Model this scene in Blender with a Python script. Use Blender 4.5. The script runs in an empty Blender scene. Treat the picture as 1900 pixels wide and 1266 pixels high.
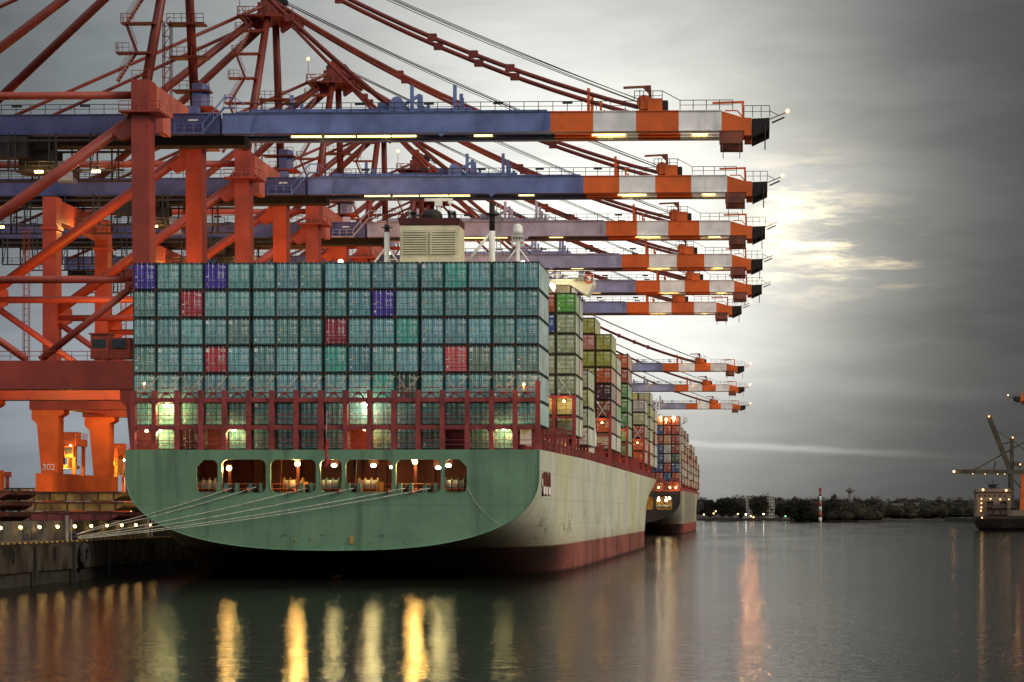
import bpy, math, random
from mathutils import Vector, Matrix
from mathutils.geometry import tessellate_polygon

R = random.Random(11)
scene = bpy.context.scene
COL = scene.collection
rad = math.radians

# ------------------------------------------------------------------ camera model (metres; z = 0 is the water)
FPX, VPX, HZY, CAMZ = 4481.0, 1410.0, 950.0, 7.3
TH = rad(2.2)
C, S = math.cos(TH), math.sin(TH)

def X_at(px, Y):
    k = (px - VPX) / FPX
    return k * C * C * Y / (1 + S * C * k)

def Z_at(py, X, Y):
    return CAMZ + (HZY - py) * (Y * C - X * S) / FPX

def W(px, py, Y):
    x = X_at(px, Y)
    return Vector((x, Y, Z_at(py, x, Y)))

cam_d = bpy.data.cameras.new("camera")
cam = bpy.data.objects.new("camera", cam_d)
COL.objects.link(cam)
cam.location = (0, 0, CAMZ)
cam.rotation_euler = (rad(90), 0, TH)
cam_d.sensor_width = 36
cam_d.lens = 36 * FPX / 1900
cam_d.shift_x = (950 - (VPX - FPX * math.tan(TH))) / 1900
cam_d.shift_y = (HZY - 633) / 1900
cam_d.clip_start = 1
cam_d.clip_end = 40000
scene.camera = cam

# ------------------------------------------------------------------ mesh builder
ORG = {}

class MB:
    def __init__(s):
        s.v, s.f, s.m, s.sm = [], [], [], []

    def add(s, vs, fs, mi=0, smooth=False):
        b = len(s.v)
        s.v.extend([tuple(p) for p in vs])
        for f in fs:
            s.f.append([b + i for i in f]); s.m.append(mi); s.sm.append(smooth)
        return s

    def box(s, x0, x1, y0, y1, z0, z1, mi=0):
        vs = [(x0, y0, z0), (x1, y0, z0), (x1, y1, z0), (x0, y1, z0), (x0, y0, z1), (x1, y0, z1), (x1, y1, z1), (x0, y1, z1)]
        return s.add(vs, [(0, 3, 2, 1), (4, 5, 6, 7), (0, 1, 5, 4), (1, 2, 6, 5), (2, 3, 7, 6), (3, 0, 4, 7)], mi)

    def frame(s, p0, p1):
        p0, p1 = Vector(p0), Vector(p1)
        d = (p1 - p0)
        if d.length < 1e-9:
            d = Vector((0, 0, 1))
        d = d.normalized()
        up = Vector((0, 0, 1)) if abs(d.z) < 0.95 else Vector((1, 0, 0))
        a = d.cross(up).normalized()
        return p0, p1, a, a.cross(d).normalized()

    def bar(s, p0, p1, w, h, mi=0, w2=None, h2=None):
        p0, p1, a, b = s.frame(p0, p1)
        w2 = w if w2 is None else w2
        h2 = h if h2 is None else h2
        vs = [p0 + a * (i * w / 2) + b * (j * h / 2) for i, j in ((-1, -1), (1, -1), (1, 1), (-1, 1))]
        vs += [p1 + a * (i * w2 / 2) + b * (j * h2 / 2) for i, j in ((-1, -1), (1, -1), (1, 1), (-1, 1))]
        return s.add(vs, [(0, 1, 2, 3), (7, 6, 5, 4), (0, 4, 5, 1), (1, 5, 6, 2), (2, 6, 7, 3), (3, 7, 4, 0)], mi)

    def tube(s, p0, p1, r, n=8, r2=None, mi=0, cap=True):
        p0, p1, a, b = s.frame(p0, p1)
        r2 = r if r2 is None else r2
        an = [2 * math.pi * i / n for i in range(n)]
        vs = [p0 + (a * math.cos(t) + b * math.sin(t)) * r for t in an] + [p1 + (a * math.cos(t) + b * math.sin(t)) * r2 for t in an]
        s.add(vs, [(i, (i + 1) % n, n + (i + 1) % n, n + i) for i in range(n)], mi, n > 4)
        if cap:
            k = len(s.v) - 2 * n
            s.f.append([k + i for i in range(n)][::-1]); s.m.append(mi); s.sm.append(False)
            s.f.append([k + n + i for i in range(n)]); s.m.append(mi); s.sm.append(False)
        return s

    def path(s, pts, r, n=6, mi=0):
        """one continuous tube along a polyline"""
        pts = [Vector(p) for p in pts]
        an = [2 * math.pi * i / n for i in range(n)]
        vs, fs = [], []
        for i, p in enumerate(pts):
            q0, q1 = pts[max(i - 1, 0)], pts[min(i + 1, len(pts) - 1)]
            _, _, a, b = s.frame(q0, q1)
            vs += [p + (a * math.cos(t) + b * math.sin(t)) * r for t in an]
        for i in range(len(pts) - 1):
            fs += [(i * n + k, i * n + (k + 1) % n, (i + 1) * n + (k + 1) % n, (i + 1) * n + k) for k in range(n)]
        return s.add(vs, fs, mi, True)

    def prism(s, pts, y0, y1, mi=0):
        """polygon of (x, z) extruded along y"""
        n = len(pts)
        vs = [(x, y0, z) for x, z in pts] + [(x, y1, z) for x, z in pts]
        return s.add(vs, [tuple(range(n)), tuple(range(2 * n - 1, n - 1, -1))] + [(i, n + i, n + (i + 1) % n, (i + 1) % n) for i in range(n)], mi)

    def prism_z(s, pts, z0, z1, mi=0):
        n = len(pts)
        vs = [(x, y, z0) for x, y in pts] + [(x, y, z1) for x, y in pts]
        return s.add(vs, [tuple(range(n))[::-1], tuple(range(n, 2 * n))] + [(i, (i + 1) % n, n + (i + 1) % n, n + i) for i in range(n)], mi)

    def ball(s, c, r, nu=10, nv=6, mi=0, sq=(1, 1, 1)):
        c = Vector(c)
        vs = [c + Vector((0, 0, -r * sq[2]))]
        for j in range(1, nv):
            ph = -math.pi / 2 + math.pi * j / nv
            for i in range(nu):
                t = 2 * math.pi * i / nu
                vs.append(c + Vector((r * sq[0] * math.cos(ph) * math.cos(t), r * sq[1] * math.cos(ph) * math.sin(t), r * sq[2] * math.sin(ph))))
        vs.append(c + Vector((0, 0, r * sq[2])))
        fs = [(0, 1 + (i + 1) % nu, 1 + i) for i in range(nu)]
        for j in range(nv - 2):
            fs += [(1 + j * nu + i, 1 + j * nu + (i + 1) % nu, 1 + (j + 1) * nu + (i + 1) % nu, 1 + (j + 1) * nu + i) for i in range(nu)]
        t = 1 + (nv - 2) * nu
        fs += [(t + i, t + (i + 1) % nu, len(vs) - 1) for i in range(nu)]
        return s.add(vs, fs, mi, True)

    def rail(s, p0, p1, h=1.15, step=2.6, r=0.045, mi=0, mid=True):
        p0, p1 = Vector(p0), Vector(p1)
        n = max(1, round((p1 - p0).length / step))
        up = Vector((0, 0, h))
        for i in range(n + 1):
            p = p0.lerp(p1, i / n)
            s.tube(p, p + up, r, 4, mi=mi, cap=False)
        s.tube(p0 + up, p1 + up, r, 4, mi=mi, cap=False)
        if mid:
            s.tube(p0 + up * .5, p1 + up * .5, r * .8, 4, mi=mi, cap=False)
        return s

    def mesh(s, name, mats, off=(0, 0, 0)):
        me = bpy.data.meshes.new(name)
        ox, oy, oz = off
        me.from_pydata([(x - ox, y - oy, z - oz) for x, y, z in s.v], [], s.f)
        for m in (mats if isinstance(mats, (list, tuple)) else [mats]):
            me.materials.append(m)
        me.polygons.foreach_set("material_index", s.m)
        me.polygons.foreach_set("use_smooth", s.sm)
        me.update()
        return me

    def build(s, name, mats, parent=None, off=None):
        if off is None:
            off = ORG.get(parent.name, (0, 0, 0)) if parent else (0, 0, 0)
        o = bpy.data.objects.new(name, s.mesh(name, mats, off))
        COL.objects.link(o)
        if parent:
            o.parent = parent
            ORG[o.name] = off
        return o

def tag(o, label=None, cat=None, group=None, kind=None):
    if label: o["label"] = label
    if cat: o["category"] = cat
    if group: o["group"] = group
    if kind: o["kind"] = kind
    return o

def empty(name, loc=(0, 0, 0)):
    o = bpy.data.objects.new(name, None)
    COL.objects.link(o)
    o.location = loc
    o.empty_display_size = 0.5
    ORG[o.name] = tuple(loc)
    return o

def copy_tree(o, parent=None):
    c = o.copy()
    COL.objects.link(c)
    c.parent = parent
    for ch in list(o.children):
        copy_tree(ch, c)
    return c

def set_color(o, rgb):
    o.color = (*rgb, 1)
    for ch in o.children:
        set_color(ch, rgb)

def flood(loc, target, power, rgb, size=125, radius=.8):
    """directional floodlight on the steelwork"""
    d = bpy.data.lights.new("flood_light", "SPOT")
    d.energy, d.color, d.shadow_soft_size, d.spot_size, d.spot_blend = power, rgb, radius, rad(size), 1.
    o = bpy.data.objects.new("flood_light", d)
    COL.objects.link(o)
    o.location = loc
    o.rotation_euler = (Vector(target) - Vector(loc)).to_track_quat("-Z", "Y").to_euler()
    return o

def lamp(loc, power, rgb, radius=0.25, name="lamp_light"):
    d = bpy.data.lights.new(name, "POINT")
    d.energy = power
    d.color = rgb
    d.shadow_soft_size = radius
    o = bpy.data.objects.new(name, d)
    COL.objects.link(o)
    o.location = loc
    return o

# ------------------------------------------------------------------ materials
class NT:
    def __init__(s, nt):
        s.t, s.n, s.l = nt, nt.nodes, nt.links

    def new(s, typ, **kw):
        n = s.n.new(typ)
        for k, v in kw.items():
            if k == "ins":
                for a, b in v.items():
                    if isinstance(b, bpy.types.NodeSocket):
                        s.l.new(b, n.inputs[a])
                    else:
                        n.inputs[a].default_value = b
            else:
                setattr(n, k, v)
        return n

    def math(s, op, a, b=None, c=None, clamp=False):
        n = s.n.new("ShaderNodeMath"); n.operation = op; n.use_clamp = clamp
        for i, x in enumerate((a, b, c)):
            if x is None: continue
            if isinstance(x, bpy.types.NodeSocket): s.l.new(x, n.inputs[i])
            else: n.inputs[i].default_value = x
        return n.outputs[0]

    def mix(s, fac, a, b, mode="MIX"):
        n = s.n.new("ShaderNodeMix"); n.data_type = "RGBA"; n.blend_type = mode
        for k, x in ((0, fac), (6, a), (7, b)):
            if isinstance(x, bpy.types.NodeSocket): s.l.new(x, n.inputs[k])
            else: n.inputs[k].default_value = x if k == 0 else ((*x, 1) if len(x) == 3 else x)
        return n.outputs[2]

    def noise(s, vec, scale, detail=4, rough=.55):
        n = s.new("ShaderNodeTexNoise", ins={"Scale": scale, "Detail": detail, "Roughness": rough})
        s.l.new(vec, n.inputs["Vector"])
        return n.outputs["Fac"]

    def mapping(s, vec, scale=(1, 1, 1), loc=(0, 0, 0)):
        n = s.new("ShaderNodeMapping", ins={"Scale": scale, "Location": loc})
        s.l.new(vec, n.inputs["Vector"])
        return n.outputs["Vector"]

    def ramp(s, fac, lo, hi):
        n = s.new("ShaderNodeMapRange", ins={"From Min": lo, "From Max": hi})
        n.interpolation_type = "SMOOTHSTEP"
        s.l.new(fac, n.inputs["Value"])
        return n.outputs["Result"]

def base_mat(name):
    m = bpy.data.materials.new(name)
    m.use_nodes = True
    t = NT(m.node_tree)
    b = next(n for n in t.n if n.type == "BSDF_PRINCIPLED")
    return m, t, b

def paint(name, rgb, rough=.5, var=.25, streak=.25, rust=0., scale=.35, metal=0., spec=.4, obj_color=None, wash=0.):
    """weathered paint: mottling, vertical run-off streaks, optional rust; obj_color mixes in the object's own colour"""
    m, t, b = base_mat(name)
    tc = t.new("ShaderNodeTexCoord").outputs["Object"]
    oi = t.new("ShaderNodeObjectInfo")
    off = t.new("ShaderNodeVectorMath", operation="SCALE")
    cmb = t.new("ShaderNodeCombineXYZ", ins={0: oi.outputs["Random"], 1: oi.outputs["Random"], 2: oi.outputs["Random"]})
    t.l.new(cmb.outputs[0], off.inputs[0]); off.inputs["Scale"].default_value = 57.
    add = t.new("ShaderNodeVectorMath", operation="ADD")
    t.l.new(tc, add.inputs[0]); t.l.new(off.outputs[0], add.inputs[1])
    v = add.outputs[0]
    if obj_color:
        c = oi.outputs["Color"]
        if obj_color != 1.:
            c = t.mix(1., c, (obj_color, obj_color, obj_color), "MULTIPLY")
        if wash:
            c = t.mix(wash, c, rgb)
    else:
        c = t.mix(0., rgb, rgb)
    n1 = t.noise(v, scale, 6, .6)
    n2 = t.noise(t.mapping(v, (1.6, 1.6, .09)), 1.3, 5, .6)
    dark = t.mix(1., c, (1 - var * 1.3, 1 - var * 1.35, 1 - var * 1.4), "MULTIPLY")
    k_ = 1 + var * 1.5
    lite = t.mix(1., c, (k_, k_, k_ * .97), "MULTIPLY")
    c = t.mix(t.ramp(n1, .3, .72), dark, lite)
    if streak:
        c = t.mix(t.math("MULTIPLY", t.ramp(n2, .52, .8), streak), c, (.035, .03, .025))
        c = t.mix(t.math("MULTIPLY", t.ramp(n2, .42, .2), streak * .6), c, t.mix(1., c, (1.7, 1.68, 1.6), "MULTIPLY"))
    if rust:
        n3 = t.noise(t.mapping(v, (1, 1, .45)), 2.2, 7, .7)
        c = t.mix(t.math("MULTIPLY", t.ramp(n3, .64, .74), rust), c, (.20, .065, .02))
    t.l.new(c, b.inputs["Base Color"])
    r = t.math("ADD", t.math("MULTIPLY", n1, .35), rough - .17)
    t.l.new(r, b.inputs["Roughness"])
    b.inputs["Metallic"].default_value = metal
    b.inputs["Specular IOR Level"].default_value = spec
    return m

def glow(name, rgb, strength):
    m, t, b = base_mat(name)
    b.inputs["Base Color"].default_value = (*rgb, 1)
    b.inputs["Emission Color"].default_value = (*rgb, 1)
    b.inputs["Emission Strength"].default_value = strength
    return m

M = {}
M["crane_red"] = paint("crane_red_paint", (.235, .034, .021), .5, .16, .2, .12, .25)
M["crane_red_dark"] = paint("crane_backlit_dark_red_paint", (.135, .016, .010), .5, .2, .25, .15, .25)  # dark backlit look of the upper steel painted into the red
M["girder_blue"] = paint("crane_shaded_blue_paint", (.052, .060, .165), .55, .25, .3, .05, .25)  # dimmer copy of the boom blue; shade over the main girder put into colour
M["crane_red_pale"] = paint("crane_red_skylit_paint", (.42, .105, .07), .55, .2, .2, .1, .25)  # sky glow on the crossbeam face painted in as a paler red
M["crane_blue"] = paint("crane_blue_paint", (.110, .150, .335), .5, .2, .2, .05, .25)
M["crane_dark"] = paint("crane_dark_steel", (.016, .016, .022), .6, .3, .2, .1, .3)
M["crane_orange"] = paint("crane_orange_paint", (.58, .105, .014), .5, .15, .15, .05, .25)
M["crane_white"] = paint("crane_white_paint", (.72, .71, .72), .5, .15, .2, .05, .25)
M["grey_steel"] = paint("grey_steel", (.25, .25, .24), .5, .3, .2, .2, .5)
M["hatch_red"] = paint("oxide_red_paint", (.26, .055, .05), .6, .3, .3, .2, .4)
M["lash_red"] = paint("lashing_bridge_red_paint", (.21, .034, .034), .55, .25, .3, .15, .5)
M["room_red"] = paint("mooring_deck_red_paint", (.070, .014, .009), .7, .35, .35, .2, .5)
M["green_fair"] = paint("ship_green_fitting_paint", (.07, .16, .11), .5, .3, .3, .2, .7)
M["cream"] = paint("cream_casing_paint", (.60, .55, .38), .5, .15, .25, .1, .4)
M["white"] = paint("ship_white_paint", (.78, .77, .72), .45, .12, .2, .08, .4)
M["black"] = paint("soot_black_paint", (.012, .010, .010), .7, .2, .1, 0, .5)
M["funnel_band"] = paint("funnel_dark_band", (.06, .012, .012), .6, .3, .2, 0, .5)
M["louver_dark"] = paint("louver_shadow_grey", (.10, .09, .06), .7, .3, .2, 0, .5)
M["rope"] = paint("mooring_rope_fibre", (.55, .53, .45), .9, .3, 0, 0, 3.)
M["pink"] = paint("rat_guard_red", (.55, .10, .08), .6, .2, 0, 0, 2.)
M["glass"] = paint("dark_window_glass", (.03, .04, .05), .12, .1, 0, 0, 1., spec=.6)
M["tyre"] = paint("black_rubber", (.015, .014, .013), .85, .3, 0, 0, 2.)
M["concrete"] = paint("quay_concrete", (.065, .058, .048), .9, .45, .75, .15, .3, spec=.15)
M["concrete_dark"] = paint("tidal_concrete", (.030, .025, .018), .9, .55, .9, .2, .3, spec=.12)
M["wet_wall"] = paint("wet_dark_wall", (.016, .014, .011), .7, .4, .3, 0, .4)
M["yellow"] = paint("edge_yellow_paint", (.28, .17, .035), .6, .35, .3, .1, .6)
M["hatch_yellow"] = paint("hatch_cover_yellow_paint", (.42, .24, .06), .65, .4, .4, .5, .4)
M["hatch_brown"] = paint("hatch_cover_brown_paint", (.16, .045, .028), .65, .4, .4, .4, .4)
M["asphalt"] = paint("quay_asphalt", (.055, .05, .047), .9, .3, 0, 0, .1)
M["cont"] = paint("container_paint", (.5, .5, .5), .5, .14, .10, .10, .6, obj_color=1.)
M["cont_frame"] = paint("container_frame_gap_shade", (.1, .1, .1), .65, .3, .2, .5, .8, obj_color=.13, wash=.0)  # shadow of the gaps between containers put into the frame colour, plus rust
M["cont_side"] = paint("container_side_skylit_paint", (.46, .47, .43), .55, .18, .25, .12, .35, obj_color=1., wash=.55)  # bright sky sheen on the long sides mixed into the colour
M["cont_groove"] = paint("container_door_groove", (.1, .1, .1), .6, .2, .2, .2, .8, obj_color=.38)
M["cast"] = paint("corner_casting_rust", (.075, .035, .018), .8, .4, .2, .3, 2.)
M["rod"] = paint("galvanised_rod", (.42, .46, .44), .45, .2, .1, .1, 2.)
M["mark"] = paint("white_stencil_paint", (.70, .74, .72), .7, .3, .2, 0, 3.)
M["mark_y"] = paint("yellow_sticker", (.65, .38, .05), .7, .2, 0, 0, 3.)
M["mark_p"] = paint("pink_sticker", (.42, .30, .27), .7, .3, 0, 0, 3.)
M["shore_white"] = paint("far_building_render", (.30, .29, .27), .8, .2, .2, 0, .05)
M["shore_grey"] = paint("far_building_grey", (.16, .15, .14), .8, .2, .2, 0, .05)
M["bark"] = paint("tree_bark", (.03, .022, .015), .9, .3, 0, 0, .5)
M["lh_red"] = paint("lighthouse_red", (.30, .06, .035), .6, .2, .15, 0, .3)
M["lh_white"] = paint("lighthouse_white", (.52, .50, .47), .6, .15, .15, 0, .3)
M["navy_crane"] = paint("far_crane_olive", (.055, .045, .028), .6, .3, .2, 0, .2)
M["dark_hull"] = paint("dark_hull_paint", (.018, .015, .013), .5, .3, .3, .1, .1)

def foliage(name, rgb):
    m, t, b = base_mat(name)
    tc = t.new("ShaderNodeTexCoord").outputs["Object"]
    n = t.noise(tc, .12, 5, .6)
    c = t.mix(t.ramp(n, .3, .7), tuple(x * .5 for x in rgb), tuple(x * 1.4 for x in rgb))
    t.l.new(c, b.inputs["Base Color"])
    b.inputs["Roughness"].default_value = .8
    b.inputs["Specular IOR Level"].default_value = .15
    return m
M["leaf"] = foliage("dark_leaves", (.017, .016, .009))
M["leaf_far"] = foliage("far_hazy_leaves", (.026, .022, .017))
M["earth"] = foliage("shore_earth", (.035, .028, .02))

M["lash_rod"] = paint("dull_lashing_rod", (.34, .29, .25), .6, .3, .2, .2, 2.)
M["feeder_paint"] = paint("feeder_deckhouse_paint", (.13, .10, .075), .6, .2, .2, .1, .2)
M["flag"] = paint("ensign_cloth", (.30, .02, .03), .8, .3, 0, 0, 2.)
E = {
    "sodium": glow("sodium_bulb", (1, .62, .20), 14),
    "white": glow("flood_lamp", (1, .93, .66), 16),
    "green": glow("mercury_lamp", (.93, 1, .62), 16),
    "strip": glow("boom_strip_lamp", (1, .66, .20), 5),
    "far": glow("far_lamp", (1, .66, .25), 5),
    "redlamp": glow("red_beacon", (1, .34, .10), 9),
    "greenlamp": glow("green_beacon", (.2, 1, .4), 4),
}
SOD, SODY, WARM, MERC = (1, .40, .07), (1, .56, .14), (1, .80, .30), (1, .78, .26)
# ------------------------------------------------------------------ sky, sun, water, land
SUN_DIR = Vector((0.88, -0.30, 0.42)).normalized()
world = bpy.data.worlds.new("World")
scene.world = world
world.use_nodes = True
w = NT(world.node_tree)
bg = next(n for n in w.n if n.type == "BACKGROUND")
sky = w.new("ShaderNodeTexSky")
sky.sky_type = "NISHITA"
sky.sun_disc = False
sky.sun_elevation = math.asin(SUN_DIR.z)
sky.sun_rotation = math.atan2(SUN_DIR.x, SUN_DIR.y)
sky.air_density, sky.dust_density, sky.ozone_density = 1.2, 4.0, 1.0
vd = w.new("ShaderNodeTexCoord").outputs["Generated"]
sep = w.new("ShaderNodeSeparateXYZ"); w.l.new(vd, sep.inputs[0])
dx, dy, dz = sep.outputs

def dirn(px, py):
    d = Vector((X_at(px, 1000.), 1000., 0))
    d.z = Z_at(py, d.x, 1000.) - CAMZ
    return d.normalized()

def lobe(px, py, n):
    q = w.new("ShaderNodeVectorMath", operation="DOT_PRODUCT")
    w.l.new(vd, q.inputs[0]); q.inputs[1].default_value = dirn(px, py)
    return w.math("POWER", w.math("MAXIMUM", q.outputs["Value"], 0.), n)

SKY_L = [  # px, py, sharpness, strength, colour
    (1020, 345, 170, .90, (.99, 1.0, .945)),
    (1290, 440, 480, .42, (1., .945, .78)),
    (1260, 690, 700, .22, (.98, 1., 1.)),
    (260, 130, 330, .15, (.86, 1.0, 1.06)),
    (150, 760, 420, .26, (.86, .98, 1.12)),
]
cloud_v = w.mapping(vd, (7, 7, 30))
warp = w.noise(w.mapping(vd, (3, 3, 12)), 1.5, 3, .5)
cv = w.new("ShaderNodeVectorMath", operation="ADD"); w.l.new(cloud_v, cv.inputs[0])
wv = w.new("ShaderNodeCombineXYZ", ins={0: warp, 1: warp, 2: warp}); w.l.new(wv.outputs[0], cv.inputs[1])
cl = w.noise(cv.outputs[0], 1.1, 7, .56)
cl2 = w.noise(cv.outputs[0], 3.6, 6, .6)
clm = w.math("ADD", w.math("MULTIPLY", w.ramp(cl, .3, .72), .75), w.math("MULTIPLY", w.ramp(cl2, .3, .7), .25))
# ambient: dim overcast ahead, a brighter pale overcast behind the photographer
back = w.math("MULTIPLY", w.ramp(dy, .55, -.5), w.ramp(dz, .06, .38))
amb = w.mix(back, (.058, .060, .060), (1.12, 1.11, 1.08))
up = w.ramp(dz, .25, .9)
amb = w.mix(up, amb, (.70, .72, .74))
skyc = w.mix(1., amb, w.mix(clm, (.74, .74, .75), (1.26, 1.22, 1.2)), "MULTIPLY")
for px, py, n, st, c in SKY_L:
    k = w.math("MULTIPLY", lobe(px, py, n), w.math("MULTIPLY", w.math("ADD", w.math("MULTIPLY", clm, .30), .82), st))
    skyc = w.mix(1., skyc, w.mix(k, (0, 0, 0), c), "ADD")
# the break in the cloud where the low sun comes through
gap = w.noise(w.mapping(vd, (16, 16, 95), (.3, .2, .1)), 1.6, 6, .6)
for px, py, n, st, lo in ((1480, 425, 4200, .95, .47), (1550, 468, 30000, .9, .40), (1660, 464, 12000, .6, .50), (1440, 430, 16000, .45, .34)):
    k = w.math("MULTIPLY", lobe(px, py, n), w.math("MULTIPLY", w.ramp(gap, lo, lo + .20), st))
    skyc = w.mix(1., skyc, w.mix(w.math("MINIMUM", k, 1.), (0, 0, 0), (1.22, .95, .50)), "ADD")

def streakline(p0, p1, width, x0, x1, st, c):
    """thin bright band of cloud along the great circle through two view directions"""
    global skyc
    a, b = dirn(*p0), dirn(*p1)
    q = w.new("ShaderNodeVectorMath", operation="DOT_PRODUCT")
    w.l.new(vd, q.inputs[0]); q.inputs[1].default_value = a.cross(b).normalized()
    e = w.math("MULTIPLY", w.math("ADD", q.outputs["Value"], w.math("MULTIPLY", w.math("SUBTRACT", cl2, .5), .004)), 1 / width)
    e = w.math("POWER", 2.718, w.math("MULTIPLY", w.math("MULTIPLY", e, e), -1.))
    m = lobe((x0 + x1) / 2, p0[1], 900)
    skyc = w.mix(1., skyc, w.mix(w.math("MULTIPLY", w.math("MULTIPLY", e, m), st), (0, 0, 0), c), "ADD")
streakline((1300, 823), (1700, 842), .0013, 1250, 1600, .20, (1, .95, .85))
streakline((1300, 700), (1800, 735), .004, 1350, 1800, .05, (1, 1, 1))
nish = w.mix(1., skyc, w.mix(1., sky.outputs[0], (.004, .004, .004), "MULTIPLY"), "ADD")
w.l.new(nish, bg.inputs["Color"])
bg.inputs["Strength"].default_value = 1.0

sd = bpy.data.lights.new("sun", "SUN")
sd.energy = 1.9
sd.angle = rad(22)
sd.color = (1, .89, .70)
sun = bpy.data.objects.new("sun", sd)
COL.objects.link(sun)
sun.rotation_euler = SUN_DIR.to_track_quat("Z", "Y").to_euler()
sun.location = (200, -100, 300)

# water: one sheet to the horizon
m, t, b = base_mat("harbour_water")
tc = t.new("ShaderNodeTexCoord").outputs["Object"]
b.inputs["Base Color"].default_value = (.012, .012, .009, 1)
b.inputs["IOR"].default_value = 1.33
b.inputs["Specular Tint"].default_value = (1, .91, .78, 1)
b.inputs["Roughness"].default_value = .06
n1 = t.noise(t.mapping(tc, (.62, .72, 1)), 1., 4, .64)
n2 = t.noise(t.mapping(tc, (.05, .012, 1)), 1., 3, .5)
n3 = t.noise(t.mapping(tc, (1.3, 1.6, 1)), 1., 3, .6)
hgt = t.math("MULTIPLY", t.math("ADD", t.math("MULTIPLY", n1, .8), t.math("MULTIPLY", n3, .32)), t.math("ADD", t.math("MULTIPLY", t.ramp(n2, .36, .62), .35), .85))
bm = t.new("ShaderNodeBump", ins={"Height": hgt, "Strength": .85, "Distance": .105})
t.l.new(bm.outputs[0], b.inputs["Normal"])
t.l.new(t.math("ADD", t.math("MULTIPLY", t.ramp(n2, .35, .7), .04), .035), b.inputs["Roughness"])
df = t.new("ShaderNodeBsdfDiffuse", ins={"Color": (.006, .006, .0045, 1)})
ms = t.new("ShaderNodeMixShader", ins={0: .36})
t.l.new(b.outputs[0], ms.inputs[1]); t.l.new(df.outputs[0], ms.inputs[2])
t.l.new(ms.outputs[0], next(n for n in t.n if n.type == "OUTPUT_MATERIAL").inputs["Surface"])
M["water"] = m
wm = MB()
ys = [40, 90, 150, 250, 400, 700, 1200, 2500, 6000, 15000, 30000]
for i in range(len(ys) - 1):
    wm.add([(-9000, ys[i], 0), (9000, ys[i], 0), (9000, ys[i + 1], 0), (-9000, ys[i + 1], 0)], [(0, 1, 2, 3)])
tag(wm.build("water", M["water"]), kind="structure")

# ------------------------------------------------------------------ quay
QX = -72.0          # face of the low ledge
q = MB()
q.box(-900, QX - 3.0, 60, 1500, -3, 6.2)
tag(q.build("quay_ground", M["asphalt"]), kind="structure")
wall = empty("quay_wall", (-74, 240, 0))
tag(wall, "stained pale concrete quay wall with a row of lamps above a low ledge", "quay wall")
q = MB()
y = 60.
while y < 640:
    q.box(QX - 3.6, QX - 2.98, y, y + 11.9, 4.1, 6.34)
    y += 11.96
q.build("upper_wall", M["concrete"], wall)
q = MB()
q.box(QX - 2.97, QX - .02, 60, 640, 2.6, 4.15)
y = 61.
while y < 640:
    q.box(QX - .12, QX + .04, y, y + 13.2, 1.35, 3.85)
    y += 13.6
q.build("ledge_panels", M["concrete_dark"], wall)
q = MB()
q.box(QX - 2.9, QX - .3, 60, 640, -4, 2.58)
q.build("tidal_wall", M["wet_wall"], wall)
q = MB(); q2 = MB()
k = 0
y = 60.
while y < 640:
    (q if k % 2 else q2).box(QX - .35, QX + .06, y, y + .9, 4.152, 4.34)
    y += .9; k += 1
e_ = q.build("edge_stripe", M["yellow"], wall)
q2.build("edge_kerb", M["wet_wall"], wall)
q = MB()
y = 60.
while y < 640:
    q.box(QX + .05, QX + .32, y, y + .45, .2, 3.9)
    q.box(QX + .05, QX + .32, y + 6.8, y + 7.1, 2.3, 3.7)
    y += 13.6
q.build("fender_timber", M["wet_wall"], wall)
q = MB()
for y in (252, 286, 301):
    q.bar((QX - 1.0, y, 4.15), (QX - 1.0, y, 6.9), .22, .22)
    q.bar((QX - 1.0, y + 1.6, 4.15), (QX - 1.0, y + 1.6, 6.5), .1, .1)
q.build("ladder_post", M["grey_steel"], wall)
# graffiti-like dark notices on the wall
q = MB()
for px, py, ww in ((47, 996, 1.4), (62, 996, 1.5)):
    yy = 240 + (px - 31) * .19
    q.box(QX - 2.98, QX - 2.9, yy, yy + ww * 1.6, 4.5, 5.35)
q.build("notice_board", M["crane_dark"], wall)
lampY = [(31, 981), (65, 980), (99, 979), (131, 978.5), (161, 978), (189, 977), (213, 976.5), (236, 976), (269, 975)]
for i in range(-2, 9):
    yy = 241 + 6.45 * i
    q = MB()
    q.box(QX - 2.97, QX - 2.72, yy - .16, yy + .16, 5.72, 5.98)
    hd = q.build("wall_lamp", M["grey_steel"], wall)
    q = MB(); q.ball((QX - 2.55, yy, 5.72), .17, 8, 6)
    q.build("bulb", E["sodium"], hd)
    lamp((QX - 2.2, yy, 5.62), 42, SODY, .18)

fd = empty("tyre_fender", (QX + .5, 253.5, 2.6))
q = MB()
pts = [(QX + .45, 253.5 + 1.05 * math.cos(a), 2.6 + 1.05 * math.sin(a)) for a in [2 * math.pi * i / 20 for i in range(21)]]
q.path(pts, .38, 8)
q.build("tyre", M["tyre"], fd)
q = MB()
q.tube((QX + .2, 253.1, 3.5), (QX + .1, 252.6, 4.2), .05, 5); q.tube((QX + .2, 253.9, 3.5), (QX + .1, 254.4, 4.2), .05, 5)
q.build("chain", M["crane_dark"], fd)
tag(fd, "black round tyre fender hanging on the wet face of the quay ledge", "fender")

bol = empty("mooring_bollard", (QX - 1.1, 254.6, 4.15))
q = MB()
q.box(QX - 1.9, QX - .4, 253.6, 255.6, 4.15, 4.32)
q.build("base_plate", M["crane_dark"], bol)
q = MB(); q.tube((QX - 1.1, 254.6, 4.3), (QX - 1.1, 254.6, 4.95), .32, 12, r2=.26); q.ball((QX - 1.1, 254.6, 5.0), .42, 12, 6, sq=(1, 1.3, .5))
q.build("post", M["crane_dark"], bol)
tag(bol, "black mooring bollard on the ledge where the white ropes meet", "bollard")
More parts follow.
